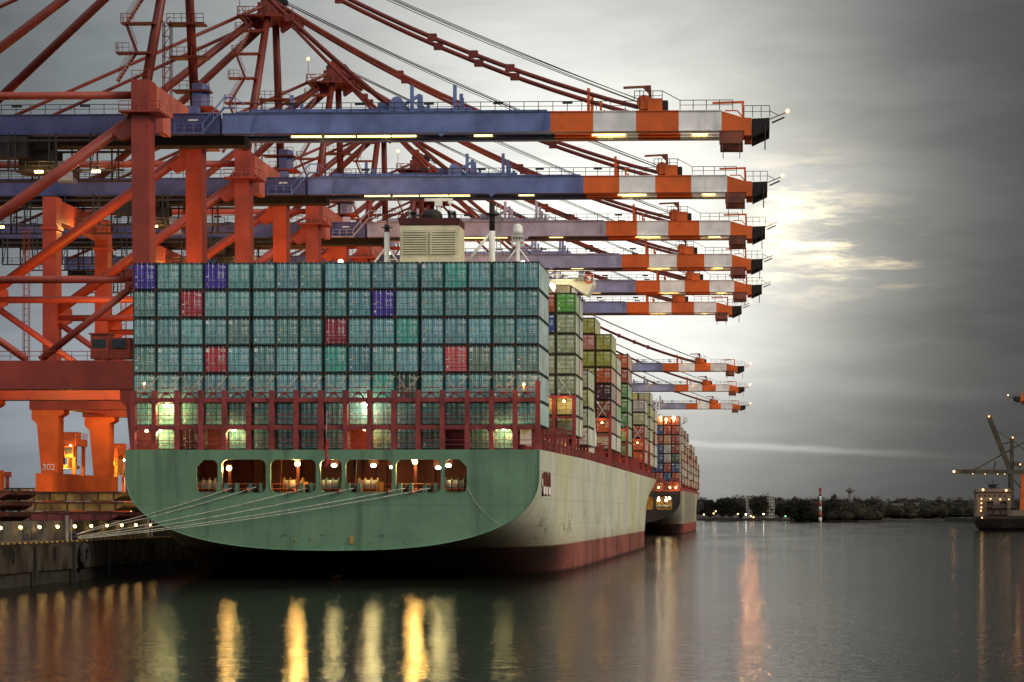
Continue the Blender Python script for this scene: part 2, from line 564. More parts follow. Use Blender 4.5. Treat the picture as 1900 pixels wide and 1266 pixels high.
# ------------------------------------------------------------------ container ships
def lerp_tab(tab, t):
    for (a, va), (b, vb) in zip(tab, tab[1:]):
        if t <= b:
            u = max(0., min(1., (t - a) / (b - a)))
            return va + (vb - va) * u
    return tab[-1][1]

ZB = [(0, 3.2), (10, 1.0), (20, -1.5), (30, -4), (55, -9), (80, -11), (400, -11)]
ZS = [(0, 11.6), (10, 10.6), (20, 9.3), (30, 7.9), (45, 6.0), (55, 4.8), (80, 2.), (110, -3), (400, -3)]

def make_profile(B, L):
    def ztop(t):
        return 13.9 + .40 * min(1, t / 70) + .35 * t / L
    def half(t, z):
        zb, zs = lerp_tab(ZB, t), lerp_tab(ZS, t)
        n = 2.5 + min(t, 60) / 60 * 1.2
        if z <= zb:
            hb = 0.
        elif z >= zs:
            hb = B
        else:
            hb = B * max(0., 1 - ((zs - z) / (zs - zb)) ** n) ** (1 / n)
        # bow: fine at the waterline, flared at the deck
        kd = max(0., (t - (L - 48)) / 48); kw = max(0., (t - (L - 105)) / 95)
        hd = 1 - min(1, kd) ** 2.3
        hw = 1 - min(1, kw) ** 1.7
        u = max(0., min(1., (z + 1) / 15)) ** .95
        return hb * max(0.012, hw + (hd - hw) * u)
    return ztop, half

def hull_paint(name, topside, boot, z_boot, scuff=.8):
    m, t, b = base_mat(name)
    tc = t.new("ShaderNodeTexCoord").outputs["Object"]
    sp = t.new("ShaderNodeSeparateXYZ"); t.l.new(tc, sp.inputs[0])
    n1 = t.noise(tc, .12, 6, .6)
    n2 = t.noise(t.mapping(tc, (.5, .5, .05)), 1., 6, .62)     # vertical runs
    n3 = t.noise(t.mapping(tc, (.16, .16, .55)), 1., 8, .72)     # scrapes
    n4 = t.noise(t.mapping(tc, (.03, .03, .012)), 1., 3, .5)
    c = t.mix(t.ramp(n1, .3, .75), tuple(x * .82 for x in topside), tuple(min(1, x * 1.08) for x in topside))
    c = t.mix(t.math("MULTIPLY", t.ramp(n2, .5, .8), .55), c, tuple(x * .55 for x in topside))
    c = t.mix(t.math("MULTIPLY", t.ramp(n4, .46, .60), .55), c, (.55, .51, .27))
    low = t.ramp(sp.outputs[2], 9.5, 3.5)
    c = t.mix(t.math("MULTIPLY", t.math("MULTIPLY", t.ramp(n3, .56, .66), low), scuff), c, (.05, .04, .03))
    # plate seams
    aft = t.ramp(sp.outputs[1], 34., 6.)
    counter_shade = t.math("MULTIPLY", aft, t.ramp(t.math("ADD", sp.outputs[2], t.math("MULTIPLY", n3, 3.)), 9.0, 4.5))  # shade under the counter painted into the topside, edge broken by scrape noise
    c = t.mix(t.math("MULTIPLY", counter_shade, .8), c, (.06, .05, .03))
    for k, ax, per, wd in ((0, 1, 14.2, .06), (1, 2, 2.9, .035)):
        fr = t.math("PINGPONG", sp.outputs[ax], per / 2)
        c = t.mix(t.math("MULTIPLY", t.math("LESS_THAN", fr, wd), .28), c, (.10, .09, .07))
    bo = t.mix(t.ramp(n1, .3, .7), tuple(x * .6 for x in boot), tuple(x * 1.25 for x in boot))
    bo = t.mix(t.math("MULTIPLY", t.ramp(n3, .54, .68), .8), bo, (.03, .02, .016))
    bo = t.mix(t.math("MULTIPLY", t.ramp(n2, .55, .75), .35), bo, (.45, .30, .26))
    bo = t.mix(t.math("MULTIPLY", t.ramp(sp.outputs[1], 46., 22.), .9), bo, (.02, .010, .008))  # deep shadow below the stern painted into the boot colour
    edge = t.math("ADD", z_boot, t.math("MULTIPLY", t.math("SUBTRACT", n3, .5), .12))
    c = t.mix(t.math("MULTIPLY", t.ramp(t.math("ADD", sp.outputs[2], t.math("MULTIPLY", n2, 3.2)), 7.4, 4.6), .38), c, (.30, .19, .12))
    c = t.mix(t.ramp(sp.outputs[2], t.math("SUBTRACT", edge, .18) if False else z_boot - .22, z_boot + .10), bo, c)
    wet = t.ramp(sp.outputs[2], .55, .1)
    c = t.mix(t.math("MULTIPLY", wet, .75), c, (.012, .010, .008))
    t.l.new(c, b.inputs["Base Color"])
    t.l.new(t.math("ADD", t.math("MULTIPLY", n1, .3), .30), b.inputs["Roughness"])
    b.inputs["Specular IOR Level"].default_value = .35
    return m

def transom_paint(name, rgb):
    m, t, b = base_mat(name)
    tc = t.new("ShaderNodeTexCoord").outputs["Object"]
    sp = t.new("ShaderNodeSeparateXYZ"); t.l.new(tc, sp.inputs[0])
    n1 = t.noise(tc, .16, 6, .6)
    n2 = t.noise(t.mapping(tc, (.55, 1, .045)), 1., 6, .6)
    n3 = t.noise(t.mapping(tc, (.5, 1, 1.6), (3, 0, 1)), 1., 7, .7)
    n4 = t.noise(t.mapping(tc, (1.4, 1, .10)), 1., 5, .6)
    c = t.mix(t.ramp(n1, .28, .74), tuple(x * .78 for x in rgb), tuple(x * 1.15 for x in rgb))
    c = t.mix(t.math("MULTIPLY", t.ramp(n2, .48, .72), .72), c, tuple(x * .5 for x in rgb))
    c = t.mix(t.math("MULTIPLY", t.ramp(t.noise(t.mapping(tc, (.9, 1, .06), (5, 2, 0)), 1., 7, .65), .62, .74), .5), c, (.17, .075, .03))
    c = t.mix(t.math("MULTIPLY", t.ramp(n4, .60, .8), .35), c, (.30, .36, .30))
    low = t.ramp(sp.outputs[2], 6.2, 4.2)
    c = t.mix(t.math("MULTIPLY", t.math("MULTIPLY", t.ramp(n3, .57, .66), low), .8), c, (.03, .05, .03))
    c = t.mix(t.math("MULTIPLY", t.math("LESS_THAN", t.math("PINGPONG", sp.outputs[0], 4.7), .03), .3), c, (.02, .04, .03))
    c = t.mix(t.math("MULTIPLY", t.math("LESS_THAN", t.math("ABSOLUTE", t.math("SUBTRACT", sp.outputs[2], 8.05)), .03), .3), c, (.02, .04, .03))
    t.l.new(c, b.inputs["Base Color"])
    t.l.new(t.math("ADD", t.math("MULTIPLY", n1, .3), .32), b.inputs["Roughness"])
    b.inputs["Specular IOR Level"].default_value = .35
    return m

def rounded(x0, x1, z0, z1, r, chamfer=None, n=4):
    """rounded rectangle in (x, z); chamfer = 'l' / 'r' cuts the top corner on that side"""
    out = []
    for cx, cz, a0, key in ((x1 - r, z0 + r, -90, ""), (x1 - r, z1 - r, 0, "r"), (x0 + r, z1 - r, 90, "l"), (x0 + r, z0 + r, 180, "")):
        if chamfer and key == chamfer:
            ch = (x1 - x0) * .34
            out += [(x1, z1 - ch), (x1 - ch, z1)] if key == "r" else [(x0 + ch, z1), (x0, z1 - ch)]
        else:
            for i in range(n + 1):
                a = rad(a0 + 90 * i / n)
                out.append((cx + r * math.cos(a), cz + r * math.sin(a)))
    return out

def build_hull(root, Y0, Xc, B, L, hull_mat, tr_mat, holes, deck_mat):
    ztop, half = make_profile(B, L)
    ts = [0, 3, 6, 9, 12, 15, 18, 21, 25, 30, 36, 43, 50, 60, 72, 86, 100, 130, 160, 190, L - 105, L - 90, L - 75, L - 60, L - 50, L - 40, L - 30, L - 22, L - 14, L - 7, L]
    ts = sorted(set(x for x in ts if x <= L))
    N = 26
    mb = MB()
    rings = []
    for t in ts:
        zb, zt = lerp_tab(ZB, t), ztop(t)
        row = []
        for j in range(N + 1):
            u = j / N
            z = zb + (zt - zb) * (u ** 1.7)
            row.append((half(t, z), z))
        rings.append(row)
    vs, fs = [], []
    for t, row in zip(ts, rings):
        for h, z in row: vs.append((Xc + h, Y0 + t, z))
        for h, z in row: vs.append((Xc - h, Y0 + t, z))
    k = 2 * (N + 1)
    for i in range(len(ts) - 1):
        for j in range(N):
            a = i * k + j
            fs.append((a, a + k, a + k + 1, a + 1))
            a = i * k + N + 1 + j
            fs.append((a, a + 1, a + k + 1, a + k))
    mb.add(vs, fs, 0, True)
    mb.build("hull", hull_mat, root)
    # transom plate with the mooring openings cut out
    ring = [(Xc + h, z) for h, z in rings[0]]
    outer = [(Xc - h, z) for h, z in rings[0]][::-1] + ring[1:]
    outer = [(x, z) for x, z in outer]
    loops = [outer] + [list(h) for h in holes]
    tri = tessellate_polygon([[Vector((x, z, 0)) for x, z in lp] for lp in loops])
    flat = [(x, Y0 - .004, z) for lp in loops for x, z in lp]
    mb = MB()
    fs = []
    for a, b_, c_ in tri:
        p, q_, r_ = flat[a], flat[b_], flat[c_]
        cr = (q_[0] - p[0]) * (r_[2] - p[2]) - (q_[2] - p[2]) * (r_[0] - p[0])
        if abs(cr) < 1e-7: continue
        fs.append((a, b_, c_) if cr > 0 else (a, c_, b_))
    mb.add(flat, fs)
    mb.build("transom", tr_mat, root)
    # raised edge bar round the transom
    mb = MB()
    mb.path([(x, Y0 - .02, z) for x, z in outer], .07, 6)
    mb.build("transom_edge", tr_mat, root)
    # deck
    mb = MB()
    for i in range(len(ts) - 1):
        z0, z1 = ztop(ts[i]) - .06, ztop(ts[i + 1]) - .06
        h0, h1 = rings[i][-1][0] - .05, rings[i + 1][-1][0] - .05
        if i == 0:
            pass
        mb.add([(Xc - h0, Y0 + ts[i], z0), (Xc + h0, Y0 + ts[i], z0), (Xc + h1, Y0 + ts[i + 1], z1), (Xc - h1, Y0 + ts[i + 1], z1)], [(0, 1, 2, 3)])
    mb.build("deck", deck_mat, root)
    return ztop, half

YT = 254.8
SX1 = X_at(1000.5, YT); SX0 = X_at(233, YT)
XC, BM = (SX0 + SX1) / 2, (SX1 - SX0) / 2
ship = empty("container_ship", (XC, YT, 0))
tag(ship, "nearest container ship with green stern, cream hull side and tall stack of containers", "container ship")
M["hull1"] = hull_paint("cream_hull_paint", (.60, .60, .475), (.25, .080, .060), 3.5)
M["transom1"] = transom_paint("green_transom_paint", (.132, .245, .148))
M["hull2"] = hull_paint("grey_tan_hull_paint", (.26, .23, .18), (.26, .06, .045), 3.4, .5)
M["transom2"] = transom_paint("black_transom_paint", (.020, .018, .016))

wins_px = [(364, 403.6, 854, 915.5, "l"), (411, 493, 853, 914.5, None), (501.5, 586, 853, 914, None), (593.7, 634, 853, 913.5, None),
           (641, 727, 853, 913.5, None), (734.5, 818, 853, 914, None), (825, 866, 852.5, 914.5, "r")]
holes = []
for a, b_, c_, d_, ch in wins_px:
    p, q_ = W(a, d_, YT), W(b_, c_, YT)
    holes.append(rounded(p.x, q_.x, p.z, q_.z, .62, ch))
ztop1, half1 = build_hull(ship, YT, XC, BM, 338., M["hull1"], M["transom1"], holes, M["hatch_red"])
for lp in holes:
    mb = MB()
    n = len(lp)
    cx = sum(x for x, z in lp) / n; cz = sum(z for x, z in lp) / n
    ov = [(cx + (x - cx) * 1.012, cz + (z - cz) * 1.02) for x, z in lp]
    vs = [(x, YT - .03, z) for x, z in ov] + [(x, YT - .03, z) for x, z in lp] + [(x, YT + .5, z) for x, z in lp]
    fs = []
    for i in range(n):
        j = (i + 1) % n
        fs += [(i, n + i, n + j, j)[::-1], (n + i, 2 * n + i, 2 * n + j, n + j)[::-1]]
    mb.add(vs, fs)
    mb.build("opening_frame", M["green_fair"], ship)

# the mooring deck behind the openings
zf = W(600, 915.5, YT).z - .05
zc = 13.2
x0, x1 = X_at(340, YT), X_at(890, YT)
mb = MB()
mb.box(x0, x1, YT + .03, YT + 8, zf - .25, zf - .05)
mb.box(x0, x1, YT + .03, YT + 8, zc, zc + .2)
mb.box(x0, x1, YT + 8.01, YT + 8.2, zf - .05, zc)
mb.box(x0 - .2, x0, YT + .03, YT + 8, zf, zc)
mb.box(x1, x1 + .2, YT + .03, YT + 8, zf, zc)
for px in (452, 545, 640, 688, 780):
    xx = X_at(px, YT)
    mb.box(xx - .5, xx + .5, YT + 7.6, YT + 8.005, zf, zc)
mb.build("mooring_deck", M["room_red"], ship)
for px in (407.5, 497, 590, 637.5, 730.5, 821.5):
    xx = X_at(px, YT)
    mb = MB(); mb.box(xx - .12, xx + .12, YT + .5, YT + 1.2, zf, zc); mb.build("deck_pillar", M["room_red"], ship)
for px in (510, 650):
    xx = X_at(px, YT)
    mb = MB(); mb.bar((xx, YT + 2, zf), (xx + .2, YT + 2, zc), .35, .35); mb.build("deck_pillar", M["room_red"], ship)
lamps_px = [(425, 869, "sodium", 700, SODY), (552, 861, "sodium", 1900, SODY), (620, 864, "white", 420, WARM), (693, 864, "white", 560, WARM),
            (770, 857, "sodium", 2600, SODY), (813, 868, "white", 480, WARM), (832, 864, "white", 130, WARM), (728, 867, "white", 40, WARM)]
for px, py, kind, pw, rgb in lamps_px:
    Yl = YT + (2.6 if kind == "sodium" else 3.6)
    p = W(px, py, Yl)
    mb = MB()
    if kind == "sodium":
        mb.box(p.x - .16, p.x + .16, p.y + .3, p.y + .6, zf, p.z)
        mb.box(p.x - .35, p.x + .35, p.y - .05, p.y + .6, p.z + .3, p.z + .42)
    else:
        mb.box(p.x - .5, p.x + .5, p.y + .02, p.y + .3, p.z + .13, zc)
    o = mb.build("deck_lamp", M["room_red"], ship)
    mb = MB()
    mb.ball(p, .30 if kind == "sodium" else .24, 10, 6, sq=(1.3, 1, .8) if kind == "white" else (1, 1, 1))
    mb.build("bulb", E[kind], o)
    lamp(p + Vector((0, -.9, -.1)), pw * .24, rgb, .3)
    flood(p + Vector((0, -.6, -.05)), p + Vector((0, -10, -4.0)), pw * 1.0, rgb, 150, .3)
# fairleads, winches and rails seen through the openings
fair_px = [430, 475, 569, 657, 753, 799]
for px in fair_px:
    p = W(px, 914, YT + .5)
    mb = MB()
    for s_ in (-1, 1):
        mb.prism([(p.x + s_ * .42, zf), (p.x + s_ * .85, zf), (p.x + s_ * .70, zf + 1.15), (p.x + s_ * .42, zf + 1.15)][::s_], YT + .1, YT + 1.0)
    mb.box(p.x - .9, p.x + .9, YT + .08, YT + 1.02, zf - .04, zf + .14)
    f_ = mb.build("fairlead", M["green_fair"], ship)
    mb = MB()
    mb.tube((p.x, YT + .5, zf + .15), (p.x, YT + .5, zf + 1.0), .2, 10)
    mb.build("roller", M["crane_dark"], f_)
for px, c_ in ((383, "grey_steel"), (545, "hatch_yellow"), (612, "green_fair"), (684, "hatch_yellow"), (845, "green_fair")):
    p = W(px, 905, YT + 3.6)
    xx = p.x
    mb = MB()
    for k in (-1.0, -.35, .35, 1.0):
        mb.tube((xx + k - .05, YT + 3.6, zf + 1.0), (xx + k + .05, YT + 3.6, zf + 1.0), .78, 14)
    mb.box(xx - 1.3, xx + 1.3, YT + 3.0, YT + 4.2, zf - .04, zf + .25)
    mb.box(xx + 1.12, xx + 1.55, YT + 3.2, YT + 4.0, zf + .25, zf + 1.3)
    o = mb.build("winch", M[c_], ship)
    mb = MB(); mb.tube((xx - .95, YT + 3.6, zf + 1.0), (xx + .95, YT + 3.6, zf + 1.0), .52, 14)
    mb.build("rope_drum", M["rope"], o)
mb = MB()
for (a, b_, c_, d_, ch) in wins_px:
    xa, xb = X_at(a, YT) + .1, X_at(b_, YT) - .1
    mb.rail((xa, YT + .42, zf), (xb, YT + .42, zf), 1.05, 1.5, .03)
mb.build("railing_frame", M["crane_orange"], ship)
# rusty bracket and small fittings low on the transom
mb = MB()
for px, py, s_ in ((653, 1002, .34), (549, 1003, .10), (690, 1007, .07), (577, 1000, .07), (778, 1000, .06)):
    p = W(px, py, YT)
    mb.box(p.x - s_ * .6, p.x + s_ * .6, YT - .12, YT - .006, p.z - s_ * 1.2, p.z + s_ * 1.2)
mb.build("rust_bracket", M["hatch_yellow"], ship)
# rudder and skeg in the shadow
mb = MB()
p = W(636, 1060, YT + 17)
mb.prism([(p.x - .5, -6), (p.x + .5, -6), (p.x + .5, 3.0), (p.x - .5, 3.0)], YT + 13, YT + 19)
mb.build("rudder", M["hatch_red"], ship)
# shell openings on the starboard quarter
for px, top in ((1006, 3.0), (1009.5, 4.2), (1014, 4.2), (1019, 4.2)):
    kx = XC + BM
    D = FPX * kx / (px - VPX)
    yy = (D + S * C * kx) / (C * C)
    z0, z1 = 9.1, 9.1 + 2.55 * (1 if top > 3.5 else .6)
    if top < 3.5: z0 += .8; z1 += .8
    hw = 1.35 if top > 3.5 else .5
    mb = MB()
    pts = rounded(yy - hw, yy + hw, z0, z1, min(hw * .9, .7))
    n = len(pts)
    vs = [(kx + .02, a, z) for a, z in pts]
    mb.add(vs, [tuple(range(n))])
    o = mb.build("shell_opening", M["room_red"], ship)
    mb = MB()
    mb.path([(kx + .03, a, z) for a, z in pts + pts[:1]], .035, 5)
    mb.build("rim", M["lash_red"], o)
    mb = MB()
    mb.box(kx + .022, kx + .06, yy - hw * .8, yy + hw * .8, z0 + .1, z0 + .95)
    mb.build("sill", M["white"], o)
# thin heaving line hanging round the quarter
mb = MB()
pl = [W(868, 905, YT - .1), W(878, 925, YT - .1), W(893, 945, YT - .1), W(912, 962, YT - .1), W(930, 974, YT - .12)]
mb.path(pl, .012, 4)
mb.build("heaving_line", M["rope"], ship)

# flagstaff with a limp ensign
mb = MB()
p = W(605, 838, YT - .2)
mb.tube(W(605, 836, YT - .1), W(606.5, 762, YT - .6), .05, 6)
o = mb.build("flagstaff", M["grey_steel"], ship)
mb = MB()
a0 = W(606, 815, YT - .45)
for i in range(6):
    z0 = a0.z - i * .5; z1 = z0 - .5
    w0, w1 = .10 + .05 * (i % 3), .10 + .05 * ((i + 1) % 3)
    xo0, xo1 = .08 * math.sin(i * 1.7), .08 * math.sin((i + 1) * 1.7)
    mb.add([(a0.x - w0 + xo0, a0.y - .1, z0), (a0.x + xo0, a0.y - .22, z0), (a0.x + w0 + xo0, a0.y - .05, z0),
            (a0.x - w1 + xo1, a0.y - .1, z1), (a0.x + xo1, a0.y - .22, z1), (a0.x + w1 + xo1, a0.y - .05, z1)], [(0, 3, 4, 1), (1, 4, 5, 2)], 0, True)
mb.build("ensign", M["flag"], o)

# ------------------------------------------------------------------ lashing bridge across the stern
LPX = [246, 285, 327, 371, 415, 460, 503, 548, 594, 640, 685, 730, 775, 820, 866, 911, 955, 997]
YL0, YL1 = 255.3, 256.2
lb = empty("lashing_bridge", (0, 0, 0)); lb.parent = ship; ORG[lb.name] = (XC, YT, 0)
LX = [X_at(a, YL0) for a in LPX]
zd = 13.88
z_u0, z_u1 = Z_at(746, -45, YL0), Z_at(738, -45, YL0)
z_m0, z_m1 = Z_at(797, -45, YL0), Z_at(789, -45, YL0)
z_top = Z_at(724, -45, YL0)
for i, xx in enumerate(LX):
    mb = MB()
    ht = z_top if i < 17 else Z_at(707, -25, YL0)
    mb.box(xx - .235, xx + .235, YL0, YL1, zd, ht)
    mb.build("post", M["lash_red"], lb)
for z0, z1, nm in ((z_u0, z_u1, "upper_beam"), (z_m0, z_m1, "lower_beam")):
    for i in range(17):
        mb = MB()
        xa, xb = LX[i] + .237, LX[i + 1] - .237
        mb.box(xa, xb, YL0 + .12, YL1 - .12, z0, z1)
        for sx, e in ((1, xa), (-1, xb)):
            mb.prism([(e, z0 - .003), (e + sx * .26, z0 - .003), (e, z0 - .32)][::-sx], YL0 + .2, YL1 - .2)
        mb.box(xa, xb, YL1 - .1, YL1 + .75, z1 - .12, z1 - .02)
        mb.build(nm, M["lash_red"], lb)
for zlo in (z_m1, zd, z_u1):
    mb = MB()
    for i in range(17):
        xa, xb = LX[i] + .27, LX[i + 1] - .27
        for zz_ in (zlo + .55, zlo + 1.05):
            mb.tube((xa, YL0 + .05, zz_), (xb, YL0 + .05, zz_), .035, 4, cap=False)
    mb.build("railing_frame", M["lash_red"], lb)

# crossed lashing rods over the second lowest full tier
ZR = None
for i in range(17):
    xa, xb = LX[i], LX[i + 1]
    xm = (xa + xb) / 2
    zc0 = z_u1 + .45
    zr = Z_at(698, xm, 257)
    for sx in (-1, 1):
        mb = MB()
        mb.tube((xm - sx * .12, YL1 - .15, zc0 + .1), (xm + sx * 1.18, 257.35, zr), .032, 5)
        mb.tube((xm - sx * .30, YL1 - .15, zc0 + .05), (xm + sx * 1.08, 257.35, zr), .022, 4)
        mb.build("lashing_rod", M["lash_rod"], lb)
        mb = MB()
        mb.tube((xm + sx * .16, YL1 - .2, zc0 + .1), (xm + sx * .85, YL1 - .25, z_u1 + .05 - .35), .075, 6)
        mb.box(xm - .26 if sx < 0 else xm + .02, xm - .02 if sx < 0 else xm + .26, YL1 - .28, YL1 - .12, zc0 - .12, zc0 + .2)
        mb.build("turnbuckle", M["lash_red"], lb)

# flood lamps under the lashing bridge
for px, py, kind, pw, rgb, ln in ((310, 753, "green", 420, MERC, .85), (679, 750, "white", 270, (1, .95, .55), .95), (295, 799, "green", 190, MERC, .5), (433, 798, "green", 190, MERC, .5),
                                  (935, 796, "green", 230, MERC, .55), (678, 797, "sodium", 160, SOD, .5), (272, 800, "white", 40, WARM, .3)):
    p = W(px, py, YL1 + .25)
    mb = MB(); mb.box(p.x - ln * .6, p.x + ln * .6, p.y - .05, p.y + .3, p.z + .14, p.z + .26)
    o = mb.build("flood_lamp", M["grey_steel"], ship)
    mb = MB(); mb.ball(p, .34, 10, 6, sq=(ln * 1.6, .6, .45)); mb.build("bulb", E[kind], o)
    lamp(p + Vector((0, .1, -.35)), pw, rgb, .25)
for px, py, pw, rgb in ((268, 712, 60, SODY), (972, 713, 150, SOD)):
    p = W(px, py, YL0 - .1)
    mb = MB(); mb.box(p.x - .12, p.x + .12, p.y - .1, p.y + .25, p.z - .8, p.z - .12)
    o = mb.build("flood_lamp", M["grey_steel"], ship)
    mb = MB(); mb.ball(p, .13, 8, 6); mb.build("bulb", E["sodium"], o)
    lamp(p + Vector((0, -.25, .1)), pw, rgb, .15)
# back wall behind the empty cells and the red panels
mb = MB()
mb.box(X_at(248, 258), X_at(1000, 258), 259.6, 259.9, zd, zd + 2.5)
mb.build("hatch_end", M["hatch_red"], ship)
mb = MB()
p = W(965, 830, 256.9); p2 = W(986, 797, 256.9)
mb.add([(p.x, p.y, p.z + .3), (p2.x, p.y + .1, p.z + .1), (p2.x, p.y + .1, p2.z), (p.x, p.y, p2.z)], [(0, 1, 2, 3)])
mb.build("tarpaulin", M["white"], ship)

# ------------------------------------------------------------------ stanchions and rails along the starboard side
ST_X = XC + BM - .25
for i in range(96):
    t_ = 4 + i * 2.95
    zz = ztop1(t_)
    mb = MB()
    h_ = 2.75 if i % 4 else 3.15
    if i % 2 == 0:
        mb.box(ST_X - 1.5, ST_X - 1.15, YT + t_, YT + t_ + .5, zz - .05, zz + h_)
        mb.box(ST_X - 1.5, ST_X - .3, YT + t_ + .1, YT + t_ + .4, zz + h_ + .003, zz + h_ + .2)
    else:
        mb.box(ST_X - .32, ST_X - .02, YT + t_, YT + t_ + .35, zz - .05, zz + 1.3 + (1.2 if i % 6 == 1 else 0))
    mb.build("stanchion", M["lash_red"], ship)
mb = MB()
for k in range(46):
    t0, t1 = 2 + k * 6.2, 2 + (k + 1) * 6.2
    mb.rail((ST_X, YT + t0, ztop1(t0) - .05), (ST_X, YT + t1, ztop1(t1) - .05), 1.15, 1.55, .05)
mb.build("side_railing_frame", M["lash_red"], ship)

# ------------------------------------------------------------------ funnel, masts, bridge
YF = 281.
fp0, fp1 = W(742, 487, YF), W(851.5, 418.5, YF)
mb = MB()
mb.box(fp0.x, fp1.x, YF, YF + 5.2, 30, fp1.z)
fun = mb.build("funnel_casing", M["cream"], ship)
zt = fp1.z
mb = MB()
tz = Z_at(405, -40, YF)
mb.add([(fp0.x - .02, YF - .02, zt + .003), (fp1.x + .02, YF - .02, zt + .003), (fp1.x + .02, YF + 5.22, zt + .003), (fp0.x - .02, YF + 5.22, zt + .003),
        (fp0.x - .22, YF - .2, tz), (fp1.x + .02, YF - .2, tz), (fp1.x + .02, YF + 5.3, tz), (fp0.x - .22, YF + 5.3, tz)],
       [(0, 3, 2, 1), (4, 5, 6, 7), (0, 1, 5, 4), (1, 2, 6, 5), (2, 3, 7, 6), (3, 0, 4, 7)])
mb.build("dark_top_band", M["funnel_band"], fun)
for a, b_ in ((746.5, 792.5), (800, 845.5)):
    p, q_ = W(a, 472, YF), W(b_, 428, YF)
    mb = MB()
    mb.box(p.x, q_.x, YF - .02, YF - .004, p.z, q_.z)
    lv = mb.build("louver_recess", M["louver_dark"], fun)
    mb = MB()
    for k in range(10):
        z0 = p.z + (q_.z - p.z) * (k + .1) / 10
        mb.bar((p.x + .05, YF - .14, z0 + .1), (q_.x - .05, YF - .14, z0 + .1), .2, .17)
    mb.bar((p.x, YF - .2, p.z), (p.x, YF - .2, q_.z), .12, .12); mb.bar((q_.x, YF - .2, p.z), (q_.x, YF - .2, q_.z), .12, .12)
    mb.build("louver_slat", M["cream"], lv)
mb = MB()
c_ = W(801, 400, YF + 2)
mb.tube((c_.x, YF + 2.4, tz - .3), (c_.x, YF + 2.4, c_.z + .1), 1.2, 20)
mb.ball((c_.x, YF + 2.4, c_.z - .1), 1.25, 20, 8, sq=(1, 1, .72))
mb.build("exhaust_stack", M["black"], fun)
for px, py in ((761, 396), (766, 398), (770, 397), (834, 396), (839, 397), (844, 398)):
    c_ = W(px, py, YF + 1.8)
    mb = MB()
    mb.tube((c_.x, YF + 1.8, tz - .3), (c_.x, YF + 1.8, c_.z), .2, 10)
    mb.tube((c_.x, YF + 1.8, c_.z), (c_.x - .12, YF + 1.65, c_.z + .3), .22, 10)
    mb.build("exhaust_pipe", M["grey_steel"] if px % 2 else M["black"], fun)

def mast(px, top, black_from, Y, r, tripod=True, bot=489):
    b0, t0, k0 = W(px, bot, Y), W(px, top, Y), W(px, black_from, Y)
    mb = MB()
    mb.tube((b0.x, Y, b0.z - 4), (b0.x, Y, k0.z), r, 12)
    o = mb.build("mast", M["white"], ship)
    mb = MB()
    mb.tube((b0.x, Y, k0.z + .002), (b0.x, Y, t0.z), r * .9, 12)
    mb.tube((b0.x, Y, k0.z + (t0.z - k0.z) * .55), (b0.x, Y, k0.z + (t0.z - k0.z) * .62), r * 2.1, 12)
    mb.tube((b0.x, Y, t0.z), (b0.x, Y, t0.z + .9), .05, 5)
    mb.build("mast_top", M["black"], o)
    if tripod:
        mb = MB()
        for dx_, dy_ in ((-1.9, -.6), (1.9, -.6), (0.2, 2)):
            mb.tube((b0.x + dx_, Y + dy_, b0.z - .6), (b0.x, Y, b0.z + (k0.z - b0.z) * .55), .12, 6)
        mb.build("stay", M["white"], o)
    return o
mast(718, 417, 431, 284., .33)
o = mast(913, 376, 429, 288., .38, False)
mb = MB()
bx = W(913, 489, 288.)
for k in range(22):
    mb.bar((bx.x + .55, 288, bx.z + k * .32), (bx.x + 1.05, 288, bx.z + k * .32), .05, .05)
for dx_ in (.55, 1.05):
    mb.tube((bx.x + dx_, 288, bx.z - 2), (bx.x + dx_, 288, bx.z + 7.2), .05, 5)
mb.build("ladder", M["grey_steel"], o)
mb = MB(); mb.tube((bx.x - .2, 288, bx.z + 3.6), (bx.x - 3.4, 287.6, bx.z - .4), .17, 8); mb.build("stay", M["white"], o)
# satellite dome on a caged post
c_ = W(961, 424, 292.)
mb = MB(); mb.tube((c_.x, 292, c_.z - 9), (c_.x, 292, c_.z - 1.6), .26, 10)
for dx_ in (-1.6, 1.6):
    mb.tube((c_.x + dx_, 291.5, c_.z - 4.4), (c_.x, 292, c_.z - 2.2), .09, 6)
rd = mb.build("dome_post", M["white"], ship)
mb = MB(); mb.ball(c_ + Vector((0, 0, -.05)), .62, 16, 10, sq=(1, 1, 1)); mb.tube(c_ + Vector((0, 0, -.75)), c_ + Vector((0, 0, -.05)), .62, 16)
mb.build("satellite_dome", M["white"], rd)
mb = MB()
for k in range(12):
    a = 2 * math.pi * k / 12
    mb.bar((c_.x + .75 * math.cos(a), 292 + .75 * math.sin(a), c_.z - 2.1), (c_.x + .75 * math.cos(a), 292 + .75 * math.sin(a), c_.z - .9), .05, .05)
for z_ in (-2.1, -1.5, -.95):
    mb.path([(c_.x + .75 * math.cos(2 * math.pi * k / 12), 292 + .75 * math.sin(2 * math.pi * k / 12), c_.z + z_) for k in range(13)], .05, 4)
mb.build("cage_frame", M["white"], rd)
# radar bar above the funnel, carried by the monkey island further forward
c_ = W(814, 371, 300.)
mb = MB(); mb.tube((c_.x, 300, c_.z - 9), (c_.x, 300, c_.z - .25), .3, 10)
mb.box(c_.x - .45, c_.x + .45, 299.6, 300.4, c_.z - .8, c_.z - .22)
rm = mb.build("radar_mast", M["white"], ship)
mb = MB(); mb.box(c_.x - 1.75, c_.x + 1.75, 299.8, 300.15, c_.z - .18, c_.z + .18)
mb.build("radar_scanner", M["white"], rm)
mb = MB(); p = W(835, 376, 300.); mb.tube((p.x, 300, p.z - 6), (p.x, 300, p.z + .2), .1, 6); mb.ball((p.x, 300, p.z), .3, 8, 6); mb.build("navigation_light", M["white"], rm)

